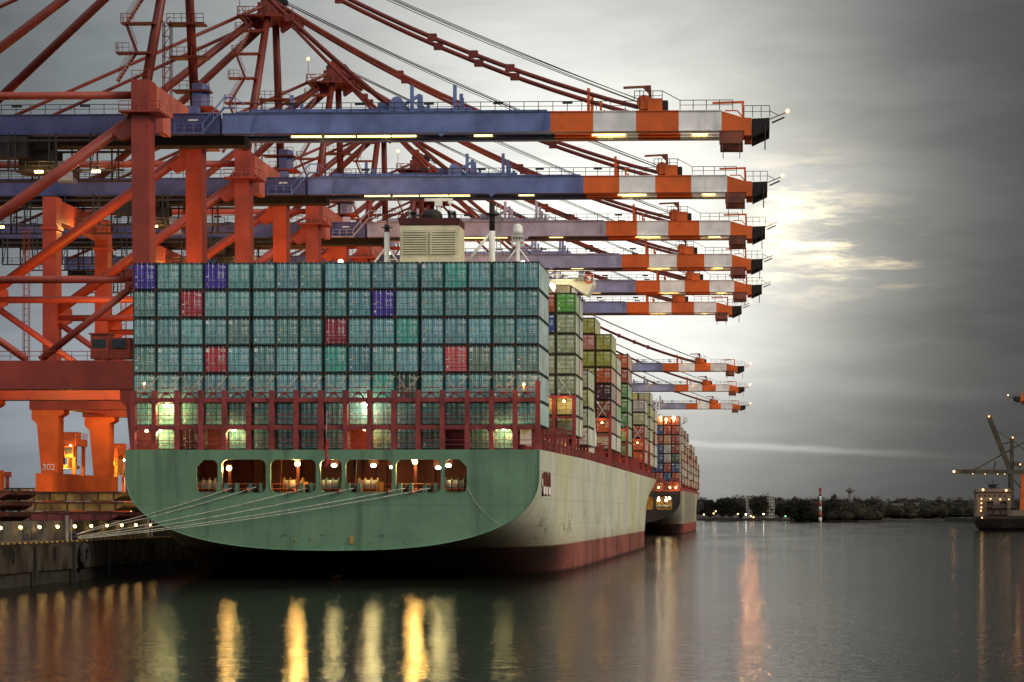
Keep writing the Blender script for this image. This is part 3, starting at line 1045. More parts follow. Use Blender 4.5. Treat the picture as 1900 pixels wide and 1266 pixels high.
# engine casing and bridge block
mb = MB()
mb.box(-58, -33, 276, 298, 14.2, 33.6)
mb.build("engine_casing", M["white"], ship)
mb = MB()
mb.rail((-62, 277, 33.6), (-26, 277, 33.6), 1.4, 1.8, .05); mb.rail((-62, 282, 35.0), (-26, 282, 35.0), 1.4, 1.8, .05)
mb.build("railing_frame", M["white"], ship)
YB = 345.
zr0, zr1 = Z_at(541, -24, YB), Z_at(519, -24, YB)
mb = MB()
mb.box(-64.5, -27.3, YB + 1, YB + 15, 14.3, zr1 - .5)
ac = mb.build("accommodation_block", M["white"], ship)
for k in range(7):
    mb = MB()
    for j in range(6):
        mb.box(-27.29, -27.25, YB + 2 + j * 2.1, YB + 3.1 + j * 2.1, 17 + k * 3, 18.1 + k * 3)
    mb.build("window_pane", M["glass"], ac)
xr = X_at(1102, YB); xl = -68.
mb = MB()
mb.prism([(xl, zr0 + .9), (X_at(1058, YB), zr0 + .9), (X_at(1080, YB), zr0 - .15), (X_at(1091, YB), zr0 - .6), (xr, zr0 + 1.0), (xr, zr1), (xl, zr1)], YB - 1, YB + 4)
bw = mb.build("bridge_wing", M["white"], ship)
mb = MB()
mb.rail((-60, YB - .95, zr1), (xr, YB - .95, zr1), 1.2, 1.3, .05)
mb.build("railing_frame", M["white"], bw)
mb = MB()
p = W(1092, 518, YB - 1.1)
mb.path([(p.x + .52 * math.cos(a), p.y, p.z + .52 * math.sin(a)) for a in [2 * math.pi * k / 14 for k in range(15)]], .16, 6)
mb.build("lifebuoy", M["pink"], bw)
for px, py in ((1075, 518), (1080, 517), (1068, 519)):
    p = W(px, py, YB - 1.2)
    mb = MB(); mb.box(p.x - .22, p.x + .22, p.y, p.y + .15, p.z - .3, p.z + .3); mb.build("wing_console", M["grey_steel"], bw)
for px, py, Y, pw, rgb in ((1027, 533, 340., 900, WARM), (632, 486, 276., 250, WARM), (970, 488, 276., 250, WARM), (720, 470, 286., 260, WARM), (1024, 529, 341., 500, WARM)):
    p = W(px, py, Y)
    mb = MB(); mb.box(p.x - .2, p.x + .2, Y, Y + .3, p.z - .55, p.z - .18); o = mb.build("flood_lamp", M["grey_steel"], ship)
    mb = MB(); mb.ball(p, .28, 8, 6); mb.build("bulb", E["white"], o)
    lamp(p + Vector((0, -.5, .1)), pw, rgb, .25)
# white gangway tower by the bridge
gx = X_at(1104, 350.) ; 
mb = MB()
z0, z1 = Z_at(857, gx, 350.), Z_at(757, gx, 350.)
xg0, xg1 = gx - 1.45, gx + .05
for xx in (xg0, xg1):
    for yy in (349, 351.4):
        mb.bar((xx, yy, z0 + 3), (xx + (gx - .7 - xx) * .4, yy, z1), .16, .16)
nn = 9
for k in range(nn):
    za, zb_ = z0 + 3 + (z1 - z0 - 3) * k / nn, z0 + 3 + (z1 - z0 - 3) * (k + 1) / nn
    f0, f1 = .4 * k / nn, .4 * (k + 1) / nn
    l0, r0 = xg0 + (gx - .7 - xg0) * f0, xg1 + (gx - .7 - xg1) * f0
    l1, r1 = xg0 + (gx - .7 - xg0) * f1, xg1 + (gx - .7 - xg1) * f1
    mb.bar((l0, 348.95, za), (r1, 348.95, zb_), .12, .12); mb.bar((r0, 348.95, za), (l1, 348.95, zb_), .12, .12)
    mb.bar((l0, 348.95, za), (r0, 348.95, za), .12, .12)
gt = mb.build("gangway_tower", M["white"], ship)
mb = MB(); mb.box(xg0 - .2, gx + .1, 348.6, 351.8, z0 + 2.2, z0 + 4.0); mb.box(xg0 - .9, gx - .2, 348.7, 351.7, z0 + .2, z0 + 2.2)
mb.build("gangway_cabin", M["white"], gt)
mb = MB(); mb.box(xg0 - .5, xg0 + .2, 348.6, 348.68, z0 + .7, z0 + 1.6); mb.build("window_pane", M["glass"], gt)

# short lashing bridges beside the forward bays, with their orange work lamps
for Yb, ncol, hh in ((307.3, 2, 5.4), (381.2, 2, 6.2), (430., 2, 6), (492., 2, 5.6), (516., 2, 5)):
    mb = MB()
    for k in range(ncol + 1):
        xx = XC + BM - .35 - k * 2.6
        mb.box(xx - .22, xx + .22, Yb - .5, Yb + .4, 14.3, 16.8 + hh)
    for zz in (16.6, 19.2, 21.8):
        mb.box(XC + BM - .35 - ncol * 2.6, XC + BM - .57, Yb - .4, Yb + .3, zz, zz + .3)
    lb2 = mb.build("lashing_frame", M["lash_red"], ship)
    mb = MB()
    for k in range(ncol):
        xm = XC + BM - 1.6 - k * 2.6
        for sx in (-1, 1):
            mb.tube((xm - sx * .9, Yb, 22.), (xm + sx * 1.0, Yb + .9, 24.9), .06, 4)
    mb.build("lashing_rod", M["rod"], lb2)
    for k in range(ncol):
        xm = XC + BM - 1.6 - k * 2.6
        mb = MB(); mb.ball((xm, Yb - .3, 21.4), .16, 8, 6); mb.build("deck_lamp", E["sodium"], ship)
        lamp((xm, Yb - .8, 21.3), 130, SODY, .2)
        lamp((xm + .2, Yb - .9, 15.8), 50, SODY, .2)
for Yd in (327., 345., 372., 402., 422., 455., 475., 540.):
    lamp((XC + BM - 3.2, Yd, 16.0), 160, SODY, .2)
# ------------------------------------------------------------------ containers
CW = 2.48

def container_body(H, L):
    """frame with castings, corrugated sides, roof; origin bottom centre of the door end, +y inward"""
    mb = MB()
    w = CW / 2
    for sx in (-1, 1):
        for y0 in (0, L - .16):
            xa, xb = sorted((sx * w, sx * (w - .09)))
            mb.box(xa, xb, y0, y0 + .16, .18, H - .18, 1)
            for z0 in (0, H - .18):
                mb.box(sx * w - (.19 if sx > 0 else -.002), sx * w + (.002 if sx > 0 else .19), y0 - .004, y0 + .18, z0, z0 + .18, 2)
        # rails
        xa, xb = sorted((sx * w, sx * (w - .1)))
        mb.box(xa, xb, .18, L - .18, 0.02, .17, 1)
        mb.box(xa, xb, .18, L - .18, H - .15, H - .02, 1)
        # corrugated wall
        n = int(L / .42)
        ys, xs = [], []
        for k in range(n):
            y = .16 + (L - .32) * k / n
            st = (L - .32) / n
            ys += [y, y + st * .3, y + st * .5, y + st * .8]
            xs += [w - .015, w - .015, w - .05, w - .05]
        ys.append(L - .16); xs.append(w - .015)
        vs = [(sx * x, y, .17) for x, y in zip(xs, ys)] + [(sx * x, y, H - .15) for x, y in zip(xs, ys)]
        m_ = len(ys)
        fs = [((k, k + 1, m_ + k + 1, m_ + k) if sx > 0 else (k, m_ + k, m_ + k + 1, k + 1)) for k in range(m_ - 1)]
        mb.add(vs, fs, 3)
    mb.box(-w + .09, w - .09, .0, .12, .03, .15, 1)      # sill
    mb.box(-w + .09, w - .09, .0, .12, H - .14, H - .03, 1)  # header
    mb.box(-w + .13, w - .13, L - .1, L - .02, .03, H - .03, 0)
    mb.add([(-w + .1, .05, H - .04), (w - .1, .05, H - .04), (w - .1, L - .05, H - .04), (-w + .1, L - .05, H - .04)], [(0, 1, 2, 3)], 0)
    mb.add([(-w + .1, .05, .05), (w - .1, .05, .05), (w - .1, L - .05, .05), (-w + .1, L - .05, .05)], [(0, 3, 2, 1)], 1)
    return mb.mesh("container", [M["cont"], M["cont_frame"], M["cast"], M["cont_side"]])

def door_mesh(H, side, style, seed):
    """one door leaf: backing plate, raised panels, stencilled marks"""
    r = random.Random(seed)
    mb = MB()
    w = CW / 2 - .10
    x0, x1 = (-w, -.012) if side < 0 else (.012, w)
    z0, z1 = .16, H - .15
    mb.box(x0, x1, .055, .10, z0, z1, 1)
    n = {"plain": 4, "ribbed": 7}[style]
    gap = .075 if style == "plain" else .055
    for k in range(n):
        za = z0 + .03 + (z1 - z0 - .03) * k / n
        zb = z0 + (z1 - z0 - .03) * (k + 1) / n - gap + .03
        mb.box(x0 + .03, x1 - .03, .03, .0549, za, zb, 0)
    Y0 = .012
    def mark(xa, xb, za, zb, mi):
        mb.box(xa, xb, Y0, .0299, za, zb, mi)
    def words(xa, xb, z, h, mi=2):
        x = xa
        while x < xb - .03:
            l = r.uniform(.05, .16)
            mark(x, min(x + l, xb), z, z + h, mi)
            x += l + r.uniform(.03, .06)
    W_ = x1 - x0
    zh = lambda f: z0 + (z1 - z0) * f
    if side > 0:
        words(x0 + .28, x1 - .1, zh(.875), .085)
        words(x0 + .52, x1 - .1, zh(.825), .07)
        for band in ((.56, 3), (.41, 3)):
            for k in range(band[1]):
                if r.random() < .15: continue
                words(x0 + .22, x0 + .50, zh(band[0] + .045 * k), .05)
                words(x0 + .62, x0 + .92, zh(band[0] + .045 * k), .06)
        if r.random() < .6: words(x1 - .35, x1 - .12, zh(.035), .06)
    else:
        cx = x1 - .30
        mark(cx - .07, cx + .07, zh(.86), zh(.86) + .17, 2)
        if r.random() < .85: mark(x0 + .10, x0 + .40, zh(.455), zh(.455) + .085, 2)
        if r.random() < .9: mark(x0 + .16, x0 + .34, zh(.12), zh(.12) + .25, 4 if r.random() < .7 else 2)
        if r.random() < .45:
            mb.add([(cx - .42, Y0 + .01, zh(.53)), (cx - .18, Y0 + .01, zh(.53)), (cx - .30, Y0 + .01, zh(.53) + .2)], [(0, 1, 2)], 3)
        if style == "plain" and r.random() < .12:
            mark(x0 + .08, x0 + .42, zh(.80), zh(.80) + .38, 2)
    # lower vents / handles
    for k in range(3):
        mark(x0 + W_ * .45, x1 - .2, zh(.07 + .05 * k), zh(.07 + .05 * k) + .03, 1)
    return mb.mesh("door", [M["cont"], M["cont_groove"], M["mark"], M["mark_y"], M["mark_p"]])

def rod_mesh(H, x):
    mb = MB()
    mb.tube((x, -.005, .06), (x, -.005, H - .06), .022, 5)
    for f in (.1, .5, .9):
        mb.box(x - .06, x + .06, -.01, .028, H * f - .05, H * f + .05)
    mb.box(x - .03, x + .26, -.03, .0, H * .34, H * .34 + .05)
    return mb.mesh("lock_rod", [M["rod"]])

BODY, DOOR, ROD = {}, {}, {}
def container(loc, H, L, rgb, label, group, detail=2, style="plain", dy=0., rot=0.):
    key = (H, L)
    if key not in BODY: BODY[key] = container_body(H, L)
    o = bpy.data.objects.new("container", BODY[key])
    COL.objects.link(o)
    o.location = loc
    o.rotation_euler.z = rot
    tag(o, label, "container", group)
    if detail:
        sd_ = R.randrange(6)
        for side in (-1, 1):
            dk = (H, side, style, sd_)
            if dk not in DOOR: DOOR[dk] = door_mesh(H, side, style, sd_ * 7 + side + 31)
            d = bpy.data.objects.new("door", DOOR[dk]); COL.objects.link(d); d.parent = o
            if detail > 1:
                for x in ((-.78, -.32) if side < 0 else (.32, .78)):
                    rk = (H, x)
                    if rk not in ROD: ROD[rk] = rod_mesh(H, x)
                    q_ = bpy.data.objects.new("lock_rod", ROD[rk]); COL.objects.link(q_); q_.parent = d
    j = 1 + R.uniform(-.07, .07)
    set_color(o, tuple(max(0, c * j) for c in rgb))
    return o

TEAL = (.155, .385, .405)
def teal():
    k = R.uniform(.70, 1.18); b_ = R.uniform(-.03, .045)
    return (TEAL[0] * k + R.uniform(0, .03), TEAL[1] * k, TEAL[2] * k + b_)
BLUE, RED, PINK, MAROON, AQUA, DKGR, GREY = (.075, .045, .38), (.48, .055, .075), (.66, .12, .15), (.34, .04, .075), (.085, .41, .35), (.045, .085, .07), (.17, .27, .23)
NAMES = ["first", "second", "third", "fourth", "fifth", "sixth", "seventh", "eighth", "ninth", "tenth", "eleventh", "twelfth", "thirteenth", "fourteenth", "fifteenth", "sixteenth", "last"]
TIER = ["top", "second highest", "third highest", "middle", "third lowest", "second lowest", "lowest"]
YC_ = 257.5
LEFT = [247, 291, 335, 379, 422, 469, 512, 556, 602, 646, 690, 734, 781, 825, 869, 914, 957]
special = {(0, 0): (BLUE, "violet blue"), (0, 3): (BLUE, "violet blue"), (1, 2): (RED, "bright red"), (1, 10): (BLUE, "deep blue"), (2, 8): (MAROON, "wine red"),
           (3, 3): (RED, "dark red"), (3, 13): (PINK, "pinkish red"), (0, 13): (AQUA, "bright green"), (3, 8): (AQUA, "bright green"), (2, 11): (AQUA, "bright green"),
           (4, 10): (AQUA, "bright green"), (4, 11): (DKGR, "dark grey green"), (3, 14): (GREY, "faded grey green"), (6, 2): ((.09, .02, .03), "dark maroon")}
HT, HS = 2.985, 2.64
zrow = [13.95 + 2 * HS + HT * (4 - i) for i in range(5)] + [13.95 + HS, 13.95]
for i in range(7):
    for j in range(17):
        if i == 6 and j in (0, 3, 9, 13, 16): continue
        rgb, nm = special.get((i, j), (None, "teal"))
        rgb = rgb or teal()
        xc = X_at(LEFT[j] + 21, YC_)
        H = (HT if i < 5 else HS) - .045
        dy = R.uniform(0, .05)
        pos = ("first from left" if j == 0 else "last at right" if j == 16 else NAMES[j] + " from left")
        container((xc + R.uniform(-.02, .02), YC_ + dy + (.35 if i > 4 else 0), zrow[i]), H, 12.6, rgb, f"{nm} container, {pos} in the {TIER[i]} tier of the stern wall",
                  "containers in the stern wall of the green ship", 2, "ribbed" if nm in ("bright red", "pinkish red", "wine red") else "plain")

# bays further forward (outer columns beside the starboard rail)
PG, VG, YG, OR, BR, DM, TAN, SL, NB, GR = (.34, .40, .25), (.14, .42, .08), (.34, .36, .08), (.46, .12, .045), (.28, .075, .05), (.07, .03, .045), (.52, .50, .42), (.30, .33, .34), (.05, .08, .25), (.10, .27, .10)
PK = (.55, .24, .20)
CN = {PG: "pale green", VG: "vivid green", YG: "olive yellow", OR: "orange", BR: "brown red", DM: "dark maroon", TAN: "pale tan", SL: "slate grey", NB: "navy blue", GR: "green", PK: "salmon pink"}
XE = XC + BM - .22
def bay(Y, L, zb, cols, name, group, detail=1):
    for ci, tiers in enumerate(cols):
        n = len(tiers)
        for k, rgb in enumerate(tiers):
            xc = XE - CW / 2 - ci * 2.585
            where = "outer" if ci == 0 else "inner"
            tn = "top" if k == 0 else NAMES[k] + " down"
            container((xc, Y + R.uniform(0, .06), zb + (n - 1 - k) * 2.625), 2.595, L, rgb, f"{CN[rgb]} container, {tn} {where} stack of the {name}", group, detail)
G1 = "containers in the forward bays of the green ship"
bay(308.0, 6.2, 17.0, [[VG, PG, PG, PG, PG, PG, PG], [OR, NB, PG, PG, PG, PG, PG]], "first bay past the stern wall", G1)
bay(314.8, 6.2, 17.0, [[SL, SL, TAN, PK, TAN, SL, TAN]], "slate topped half bay behind it", G1)
bay(330.5, 12.6, 16.4, [[PG, YG, PG, TAN], [YG, YG, PG, PG]], "low bay beside the bridge", G1)
bay(382.5, 12.6, 17.2, [[YG, YG, OR, DM, BR, BR, TAN], [YG, PK, YG, YG, PG, BR, BR, PG]], "olive topped bay forward of the bridge", G1)
bay(396.4, 12.6, 17.2, [[TAN, TAN, PK, GR, TAN, TAN]], "tan bay next to the olive one", G1)
bay(431.2, 12.6, 17.2, [[OR, BR, GR, GR, GR, GR, GR], [OR, BR, GR, BR, GR, GR, BR]], "orange topped bay amidships", G1)
bay(493.5, 12.6, 17.2, [[SL, PG, BR, BR, OR], [PG, SL, BR, BR, BR]], "low bay nearer the bow", G1)
bay(517.5, 12.6, 17.2, [[PG, YG, PG, PG, TAN, PG], [YG, PG, PG, PG, PG, PG]], "pale green bay near the bow", G1)
bay(541.5, 12.6, 17.2, [[TAN, TAN, BR, TAN, TAN]], "farthest bay at the bow", G1)
# ------------------------------------------------------------------ ship-to-shore cranes
def zz(h): return h + .9        # heights measured from the camera level; crane origin on the quay at z = 6.4
LY = 14.3
def make_crane():
    root = empty("harbour_crane", (0, 0, 0))
    RD, BL, DK, OG, WH = M["crane_red"], M["crane_blue"], M["crane_dark"], M["crane_orange"], M["crane_white"]
    GX = -29.4
    # --- waterside legs
    for sy in (-1, 1):
        y0 = sy * LY
        mb = MB()
        mb.bar((.25, y0, zz(5.8)), (-.2, y0, zz(50.2)), 3.1, 2.2)
        mb.box(-1.25, 1.05, y0 - 1.7, y0 + 1.7, zz(50.25), zz(54.2))
        # bracket for the diagonal, left of the leg
        mb.prism([(-1.26, zz(50.6)), (-3.9, zz(47.6)), (-2.9, zz(46.7)), (-1.26, zz(47.4))], y0 - .7, y0 + .7)
        leg = mb.build("waterside_leg", RD, root)
        mb = MB()
        mb.box(-2.6, 2.6, y0 - 2.6, y0 + 2.6, zz(50.0), zz(50.22))
        for a, b_ in (((-2.6, y0 - 2.6), (2.6, y0 - 2.6)), ((2.6, y0 - 2.6), (2.6, y0 + 2.6))):
            mb.rail((*a, zz(50.2)), (*b_, zz(50.2)), 1.15, 1.3, .045)
        mb.build("platform", RD, leg)
        mb = MB()
        mb.rail((-1.2, y0 - 1.6, zz(54.2)), (1, y0 - 1.6, zz(54.2)), 1.15, 1.1, .045)
        mb.build("railing_frame", RD, leg)
        # --- landside column
        mb = MB()
        mb.box(GX - 1.05, GX + 1.05, y0 - 1.4, y0 + 1.4, zz(19.0), zz(47.5))
        col_ = mb.build("landside_column", RD, root)
        mb = MB(); mb.box(GX - 1.3, GX + 1.3, y0 - 1.65, y0 + 1.65, zz(42.6), zz(43.0)); mb.build("collar_frame", RD, col_)
        # --- portal girder across the rails
        mb = MB()
        mb.box(GX - 3.0, 1.35, y0 - 1.6, y0 + 1.6, zz(15.4), zz(19.0))
        pg = mb.build("portal_girder", RD, root)
        mb = MB()
        mb.rail((GX - 2.8, y0 - 1.5, zz(19.0)), (-1.0, y0 - 1.5, zz(19.0)), 1.15, 1.9, .045)
        mb.build("railing_frame", RD, pg)
        # --- lower legs, flared at the top
        for lx in (GX, 0.):
            mb = MB()
            pts = [(lx + 1.3, zz(5.8)), (lx + 1.35, zz(14.3)), (lx + 2.2, zz(14.8)), (lx + 2.2, zz(15.39)), (lx - 2.7, zz(15.39)), (lx - 2.7, zz(14.0)), (lx - 1.9, zz(13.2)), (lx - 1.2, zz(5.8))]
            mb.prism(pts[::-1] if False else pts, y0 - 1.5, y0 + 1.5)
            mb.build("lower_leg", M["crane_orange"] if lx == GX else RD, root)
        # --- tubes in the frame plane
        mb = MB(); mb.tube((-1.1, y0, zz(29.3)), (GX + .9, y0, zz(29.3)), .48, 12); mb.build("tie_tube", RD, root)
        mb = MB(); mb.tube((-1.1, y0, zz(52.5)), (-44, y0, zz(52.5)), .5, 12); mb.build("tie_tube", RD, root)
        mb = MB(); mb.tube((-2.4, y0, zz(48.8)), (GX + .6, y0, zz(30.2)), .72, 14); mb.build("diagonal_brace", RD, root)
        mb = MB()
        mb.prism([(GX + .9, zz(27.6)), (GX + 3.0, zz(28.6)), (GX + 3.0, zz(30.6)), (GX + .9, zz(32.0))], y0 - .3, y0 + .3)
        mb.prism([(-1.0, zz(27.4)), (-1.0, zz(31.0)), (-2.4, zz(30.2)), (-2.4, zz(28.0))], y0 - .35, y0 + .35)
        mb.build("gusset_plate", RD, root)
        mb = MB(); mb.tube((-1.2, y0, zz(28.6)), (-13.2, y0, zz(19.2)), .46, 12); mb.build("diagonal_brace", RD, root)
        mb = MB(); mb.tube((GX + 1.2, y0, zz(28.4)), (-15.0, y0, zz(19.2)), .46, 12); mb.build("diagonal_brace", RD, root)
    # transverse beams between the two frames
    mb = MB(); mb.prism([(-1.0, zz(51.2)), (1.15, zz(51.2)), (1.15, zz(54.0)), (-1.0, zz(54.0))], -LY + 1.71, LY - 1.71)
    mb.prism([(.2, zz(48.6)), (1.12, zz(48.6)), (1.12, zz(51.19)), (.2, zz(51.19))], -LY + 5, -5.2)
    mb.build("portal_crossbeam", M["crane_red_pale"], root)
    mb = MB(); mb.box(GX - .9, GX + .9, -LY + 1.41, LY - 1.41, zz(44), zz(47.2)); mb.build("rear_crossbeam", RD, root)
    for lx in (GX, 0.):
        mb = MB(); mb.box(lx - 1.25, lx + 1.2, -LY - 4.2, LY + 4.2, zz(2.3), zz(5.78)); mb.build("sill_beam", M["crane_orange"] if lx == GX else RD, root)
        mb = MB(); mb.box(lx - 1.0, lx + .95, -LY + 1.61, LY - 1.61, zz(15.8), zz(18.6)); mb.build("portal_tie", RD, root)
        for y0 in (-LY - 2, -LY + 4, LY - 4, LY + 2):
            mb = MB()
            mb.prism([(lx - .5, zz(2.28)), (lx + .5, zz(2.28)), (lx + .5, zz(.6)), (lx - .5, zz(.6))], y0 - 1.6, y0 + 1.6)
            bg_ = mb.build("bogie", M["crane_orange"], root)
            for k in (-1.6, -.5, .6, 1.7):
                mb = MB(); mb.tube((lx - .3, y0 + k, .55), (lx + .3, y0 + k, .55), .5, 12); mb.build("wheel", DK, bg_)
    # --- A-frame
    AX, AZ = 1.2, 78.3
    for sy in (-1, 1):
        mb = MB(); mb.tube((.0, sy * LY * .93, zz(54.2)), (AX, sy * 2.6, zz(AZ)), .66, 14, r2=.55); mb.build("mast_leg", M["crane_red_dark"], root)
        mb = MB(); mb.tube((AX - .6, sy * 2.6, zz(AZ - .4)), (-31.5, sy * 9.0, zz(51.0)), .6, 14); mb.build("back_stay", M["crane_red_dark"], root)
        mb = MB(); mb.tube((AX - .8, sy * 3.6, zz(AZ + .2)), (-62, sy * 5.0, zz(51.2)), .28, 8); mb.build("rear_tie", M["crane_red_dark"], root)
    mb = MB()
    mb.box(AX - 1.6, AX + 1.6, -3.4, 3.4, zz(AZ - 1.1), zz(AZ + .9))
    mb.box(AX - 4.6, AX + 4.2, -4.6, 4.6, zz(AZ - 1.5), zz(AZ - 1.2))
    mb.prism([(AX - .8, zz(AZ + .9)), (AX + 1.2, zz(AZ + .9)), (AX + .7, zz(AZ + 2.6)), (AX - .3, zz(AZ + 2.6))], -3.2, -2.2)
    mb.prism([(AX - .8, zz(AZ + .9)), (AX + 1.2, zz(AZ + .9)), (AX + .7, zz(AZ + 2.6)), (AX - .3, zz(AZ + 2.6))], 2.2, 3.2)
    mb.prism([(AX - 4.4, zz(AZ - 1.5)), (AX - 1.5, zz(AZ - 1.5)), (AX - 1.5, zz(AZ - 3.2))], -1, 1)
    mb.prism([(AX + 4.0, zz(AZ - 1.5)), (AX + 1.5, zz(AZ - 3.2)), (AX + 1.5, zz(AZ - 1.5))], -1, 1)
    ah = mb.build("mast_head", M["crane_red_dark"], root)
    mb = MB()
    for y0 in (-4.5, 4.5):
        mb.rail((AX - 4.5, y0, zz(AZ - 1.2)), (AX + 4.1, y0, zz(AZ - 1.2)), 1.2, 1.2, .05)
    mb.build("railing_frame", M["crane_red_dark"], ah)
    mb = MB()
    for k in (-1.2, 1.2):
        mb.tube((AX + .4 + k, -1.2, zz(AZ + 1.7)), (AX + .4 + k, 1.2, zz(AZ + 1.7)), .75, 14)
    mb.build("sheave", DK, ah)
    mb = MB(); mb.tube((AX - 4.2, -4.2, zz(AZ)), (AX - 4.2, -4.2, zz(AZ + 2.6)), .06, 5); mb.ball((AX - 4.2, -4.2, zz(AZ + 2.8)), .28, 8, 6, 1)
    mb.build("beacon", [RD, E["redlamp"]], ah)
    # --- zigzag stairs on the outside of the near mast leg
    y0 = -LY - .2
    zs_ = [54.2, 58.2, 62.3, 66.4, 70.5, 74.4, 77.0]
    for k in range(6):
        f0, f1 = (zs_[k] - 54) / 24, (zs_[k + 1] - 54) / 24
        yy0, yy1 = y0 + f0 * 10.5, y0 + f1 * 10.5
        xo, xi = -3.4 + f0 * .9, -1.5 + f0 * .8
        a, b_ = ((xi, yy0, zz(zs_[k])), (xo, yy1, zz(zs_[k + 1]))) if k % 2 else ((xo, yy0, zz(zs_[k])), (xi, yy1, zz(zs_[k + 1])))
        mb = MB()
        A, B_ = Vector(a), Vector(b_)
        for dy_ in (-.42, .42):
            mb.bar(A + Vector((0, dy_, 0)), B_ + Vector((0, dy_, 0)), .07, .26)
            mb.tube(A + Vector((0, dy_, 1.1)), B_ + Vector((0, dy_, 1.1)), .04, 4)
        for q_ in range(9):
            p = A.lerp(B_, (q_ + .5) / 9)
            mb.box(p.x - .16, p.x + .16, p.y - .4, p.y + .4, p.z, p.z + .06)
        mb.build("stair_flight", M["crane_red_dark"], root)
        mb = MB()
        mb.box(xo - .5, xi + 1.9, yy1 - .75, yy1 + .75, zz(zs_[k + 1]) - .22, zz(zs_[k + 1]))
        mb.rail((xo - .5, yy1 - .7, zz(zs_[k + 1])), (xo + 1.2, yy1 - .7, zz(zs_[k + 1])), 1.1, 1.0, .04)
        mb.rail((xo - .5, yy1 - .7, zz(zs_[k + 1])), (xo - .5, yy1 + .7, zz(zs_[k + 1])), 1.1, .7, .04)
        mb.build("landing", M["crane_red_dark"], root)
    # maintenance landings and lift shaft by the far mast leg
    for k, z_ in enumerate((57.5, 61.8, 66.0)):
        mb = MB()
        yy = 11.2 - k * 1.6
        mb.box(-2.4, 2.6, yy - 1.2, yy + 1.2, zz(z_) - .25, zz(z_))
        mb.rail((-2.4, yy - 1.15, zz(z_)), (2.6, yy - 1.15, zz(z_)), 1.15, 1.0, .045)
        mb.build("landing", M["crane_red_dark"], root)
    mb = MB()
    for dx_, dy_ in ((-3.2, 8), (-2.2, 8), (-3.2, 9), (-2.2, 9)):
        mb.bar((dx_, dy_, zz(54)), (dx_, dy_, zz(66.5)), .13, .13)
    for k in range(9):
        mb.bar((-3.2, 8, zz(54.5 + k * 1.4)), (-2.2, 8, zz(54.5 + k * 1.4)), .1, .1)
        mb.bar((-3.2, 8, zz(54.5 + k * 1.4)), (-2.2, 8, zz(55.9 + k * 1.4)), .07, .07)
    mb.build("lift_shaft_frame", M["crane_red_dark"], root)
    mb = MB(); mb.prism_z([(.2, 10.4), (1.5, 10.4), (2.0, 11.2), (2.0, 13.4), (.2, 13.4)], zz(55.2), zz(58.4))
    cb = mb.build("electrical_cabin", BL, root)
    mb = MB(); mb.box(-1.2, 3.2, 9.4, 13.9, zz(54.9), zz(55.15)); mb.rail((-1.2, 9.45, zz(55.15)), (3.2, 9.45, zz(55.15)), 1.15, 1.1, .04)
    mb.build("platform", RD, cb)
    # --- main girder and boom: twin boxes with trolley rails
    def beam(x0, x1, mat, name, tray, zt=51.75, zb=49.35):
        for sy in (-1, 1):
            ya, yb = sorted((sy * 2.7, sy * 4.0))
            mb = MB()
            mb.box(x0, x1, ya, yb, zz(zb), zz(zt))
            mb.box(x0, x1, ya - .12, yb + .12, zz(zt) + .003, zz(zt) + .12)
            mb.box(x0, x1, ya - .2, yb + .2, zz(zb) - .16, zz(zb) - .003)
            x = x0 + 1.4
            o = mb.build(name, mat, root)
            mb = MB()
            yi = sy * 2.697
            a, b_ = sorted((yi, yi - sy * .32))
            mb.box(x0, x1, a, b_, zz(zb + .42), zz(zb + .58))
            a, b_ = sorted((yi, yi - sy * .55))
            mb.box(x0, x1, a, b_, zz(zb + .003), zz(zb + .15))
            mb.build("trolley_rail", tray, o)
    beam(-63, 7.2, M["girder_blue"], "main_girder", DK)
    mb = MB(); mb.box(-63, 8, 1.9, 2.1, zz(48.6), zz(51.3)); mb.box(-63, 10, -1.6, 1.7, zz(48.1), zz(49.3)); mb.build("girder_shade_panel", M["black"], root)  # black boxes added to stand for the dark shade below the main girder
    beam(7.6, 50.4, BL, "boom", DK)
    seg = 5.54
    for k in range(4):
        mat = OG if k % 2 == 0 else WH
        beam(50.4 + seg * k + .003, 50.4 + seg * (k + 1) - .003, mat, "striped_boom_panel", mat)
    # tapered orange end
    x0 = 50.4 + seg * 4
    mb = MB()
    for sy in (-1, 1):
        ya, yb = sorted((sy * 2.7, sy * 4.0))
        mb.prism([(x0, zz(49.2)), (x0 + 3.85, zz(49.2)), (x0 + 3.85, zz(50.85)), (x0 + 2.8, zz(50.9)), (x0, zz(51.75))], ya, yb)
        mb.box(x0 + 2.9, x0 + 3.85, ya, yb, zz(48.6), zz(49.19))
    mb.box(x0 + 2.8, x0 + 3.8, -2.69, 2.69, zz(49.3), zz(50.6))
    te = mb.build("boom_end", OG, root)
    for sy in (-1, 1):
        mb = MB()
        ya, yb = sorted((sy * 2.6, sy * 3.9))
        mb.box(x0 - .3, x0 + 2.7, ya - .15, yb + .15, zz(47.6), zz(49.1))
        for dx_ in (.1, 2.3):
            mb.box(x0 + dx_ - .05, x0 + dx_ + .05, ya - .152, ya, zz(46.6), zz(49.3))
        mb.build("maintenance_cage", M["hatch_brown"], te)
    mb = MB()
    for sy in (-1, 1):
        ya, yb = sorted((sy * 2.7, sy * 4.0))
        mb.prism([(x0 + 3.86, zz(50.75)), (x0 + 6.2, zz(50.85)), (x0 + 6.2, zz(49.4)), (x0 + 3.86, zz(48.3))], ya, yb)
        for k in range(4):
            xx = x0 + 4.2 + k * .6
            mb.bar((xx, ya - .02, zz(48.6 + k * .25)), (xx, ya - .02, zz(50.8)), .1, .1)
    mb.box(x0 + 4.6, x0 + 6.1, -2.69, 2.69, zz(49.7), zz(50.7))
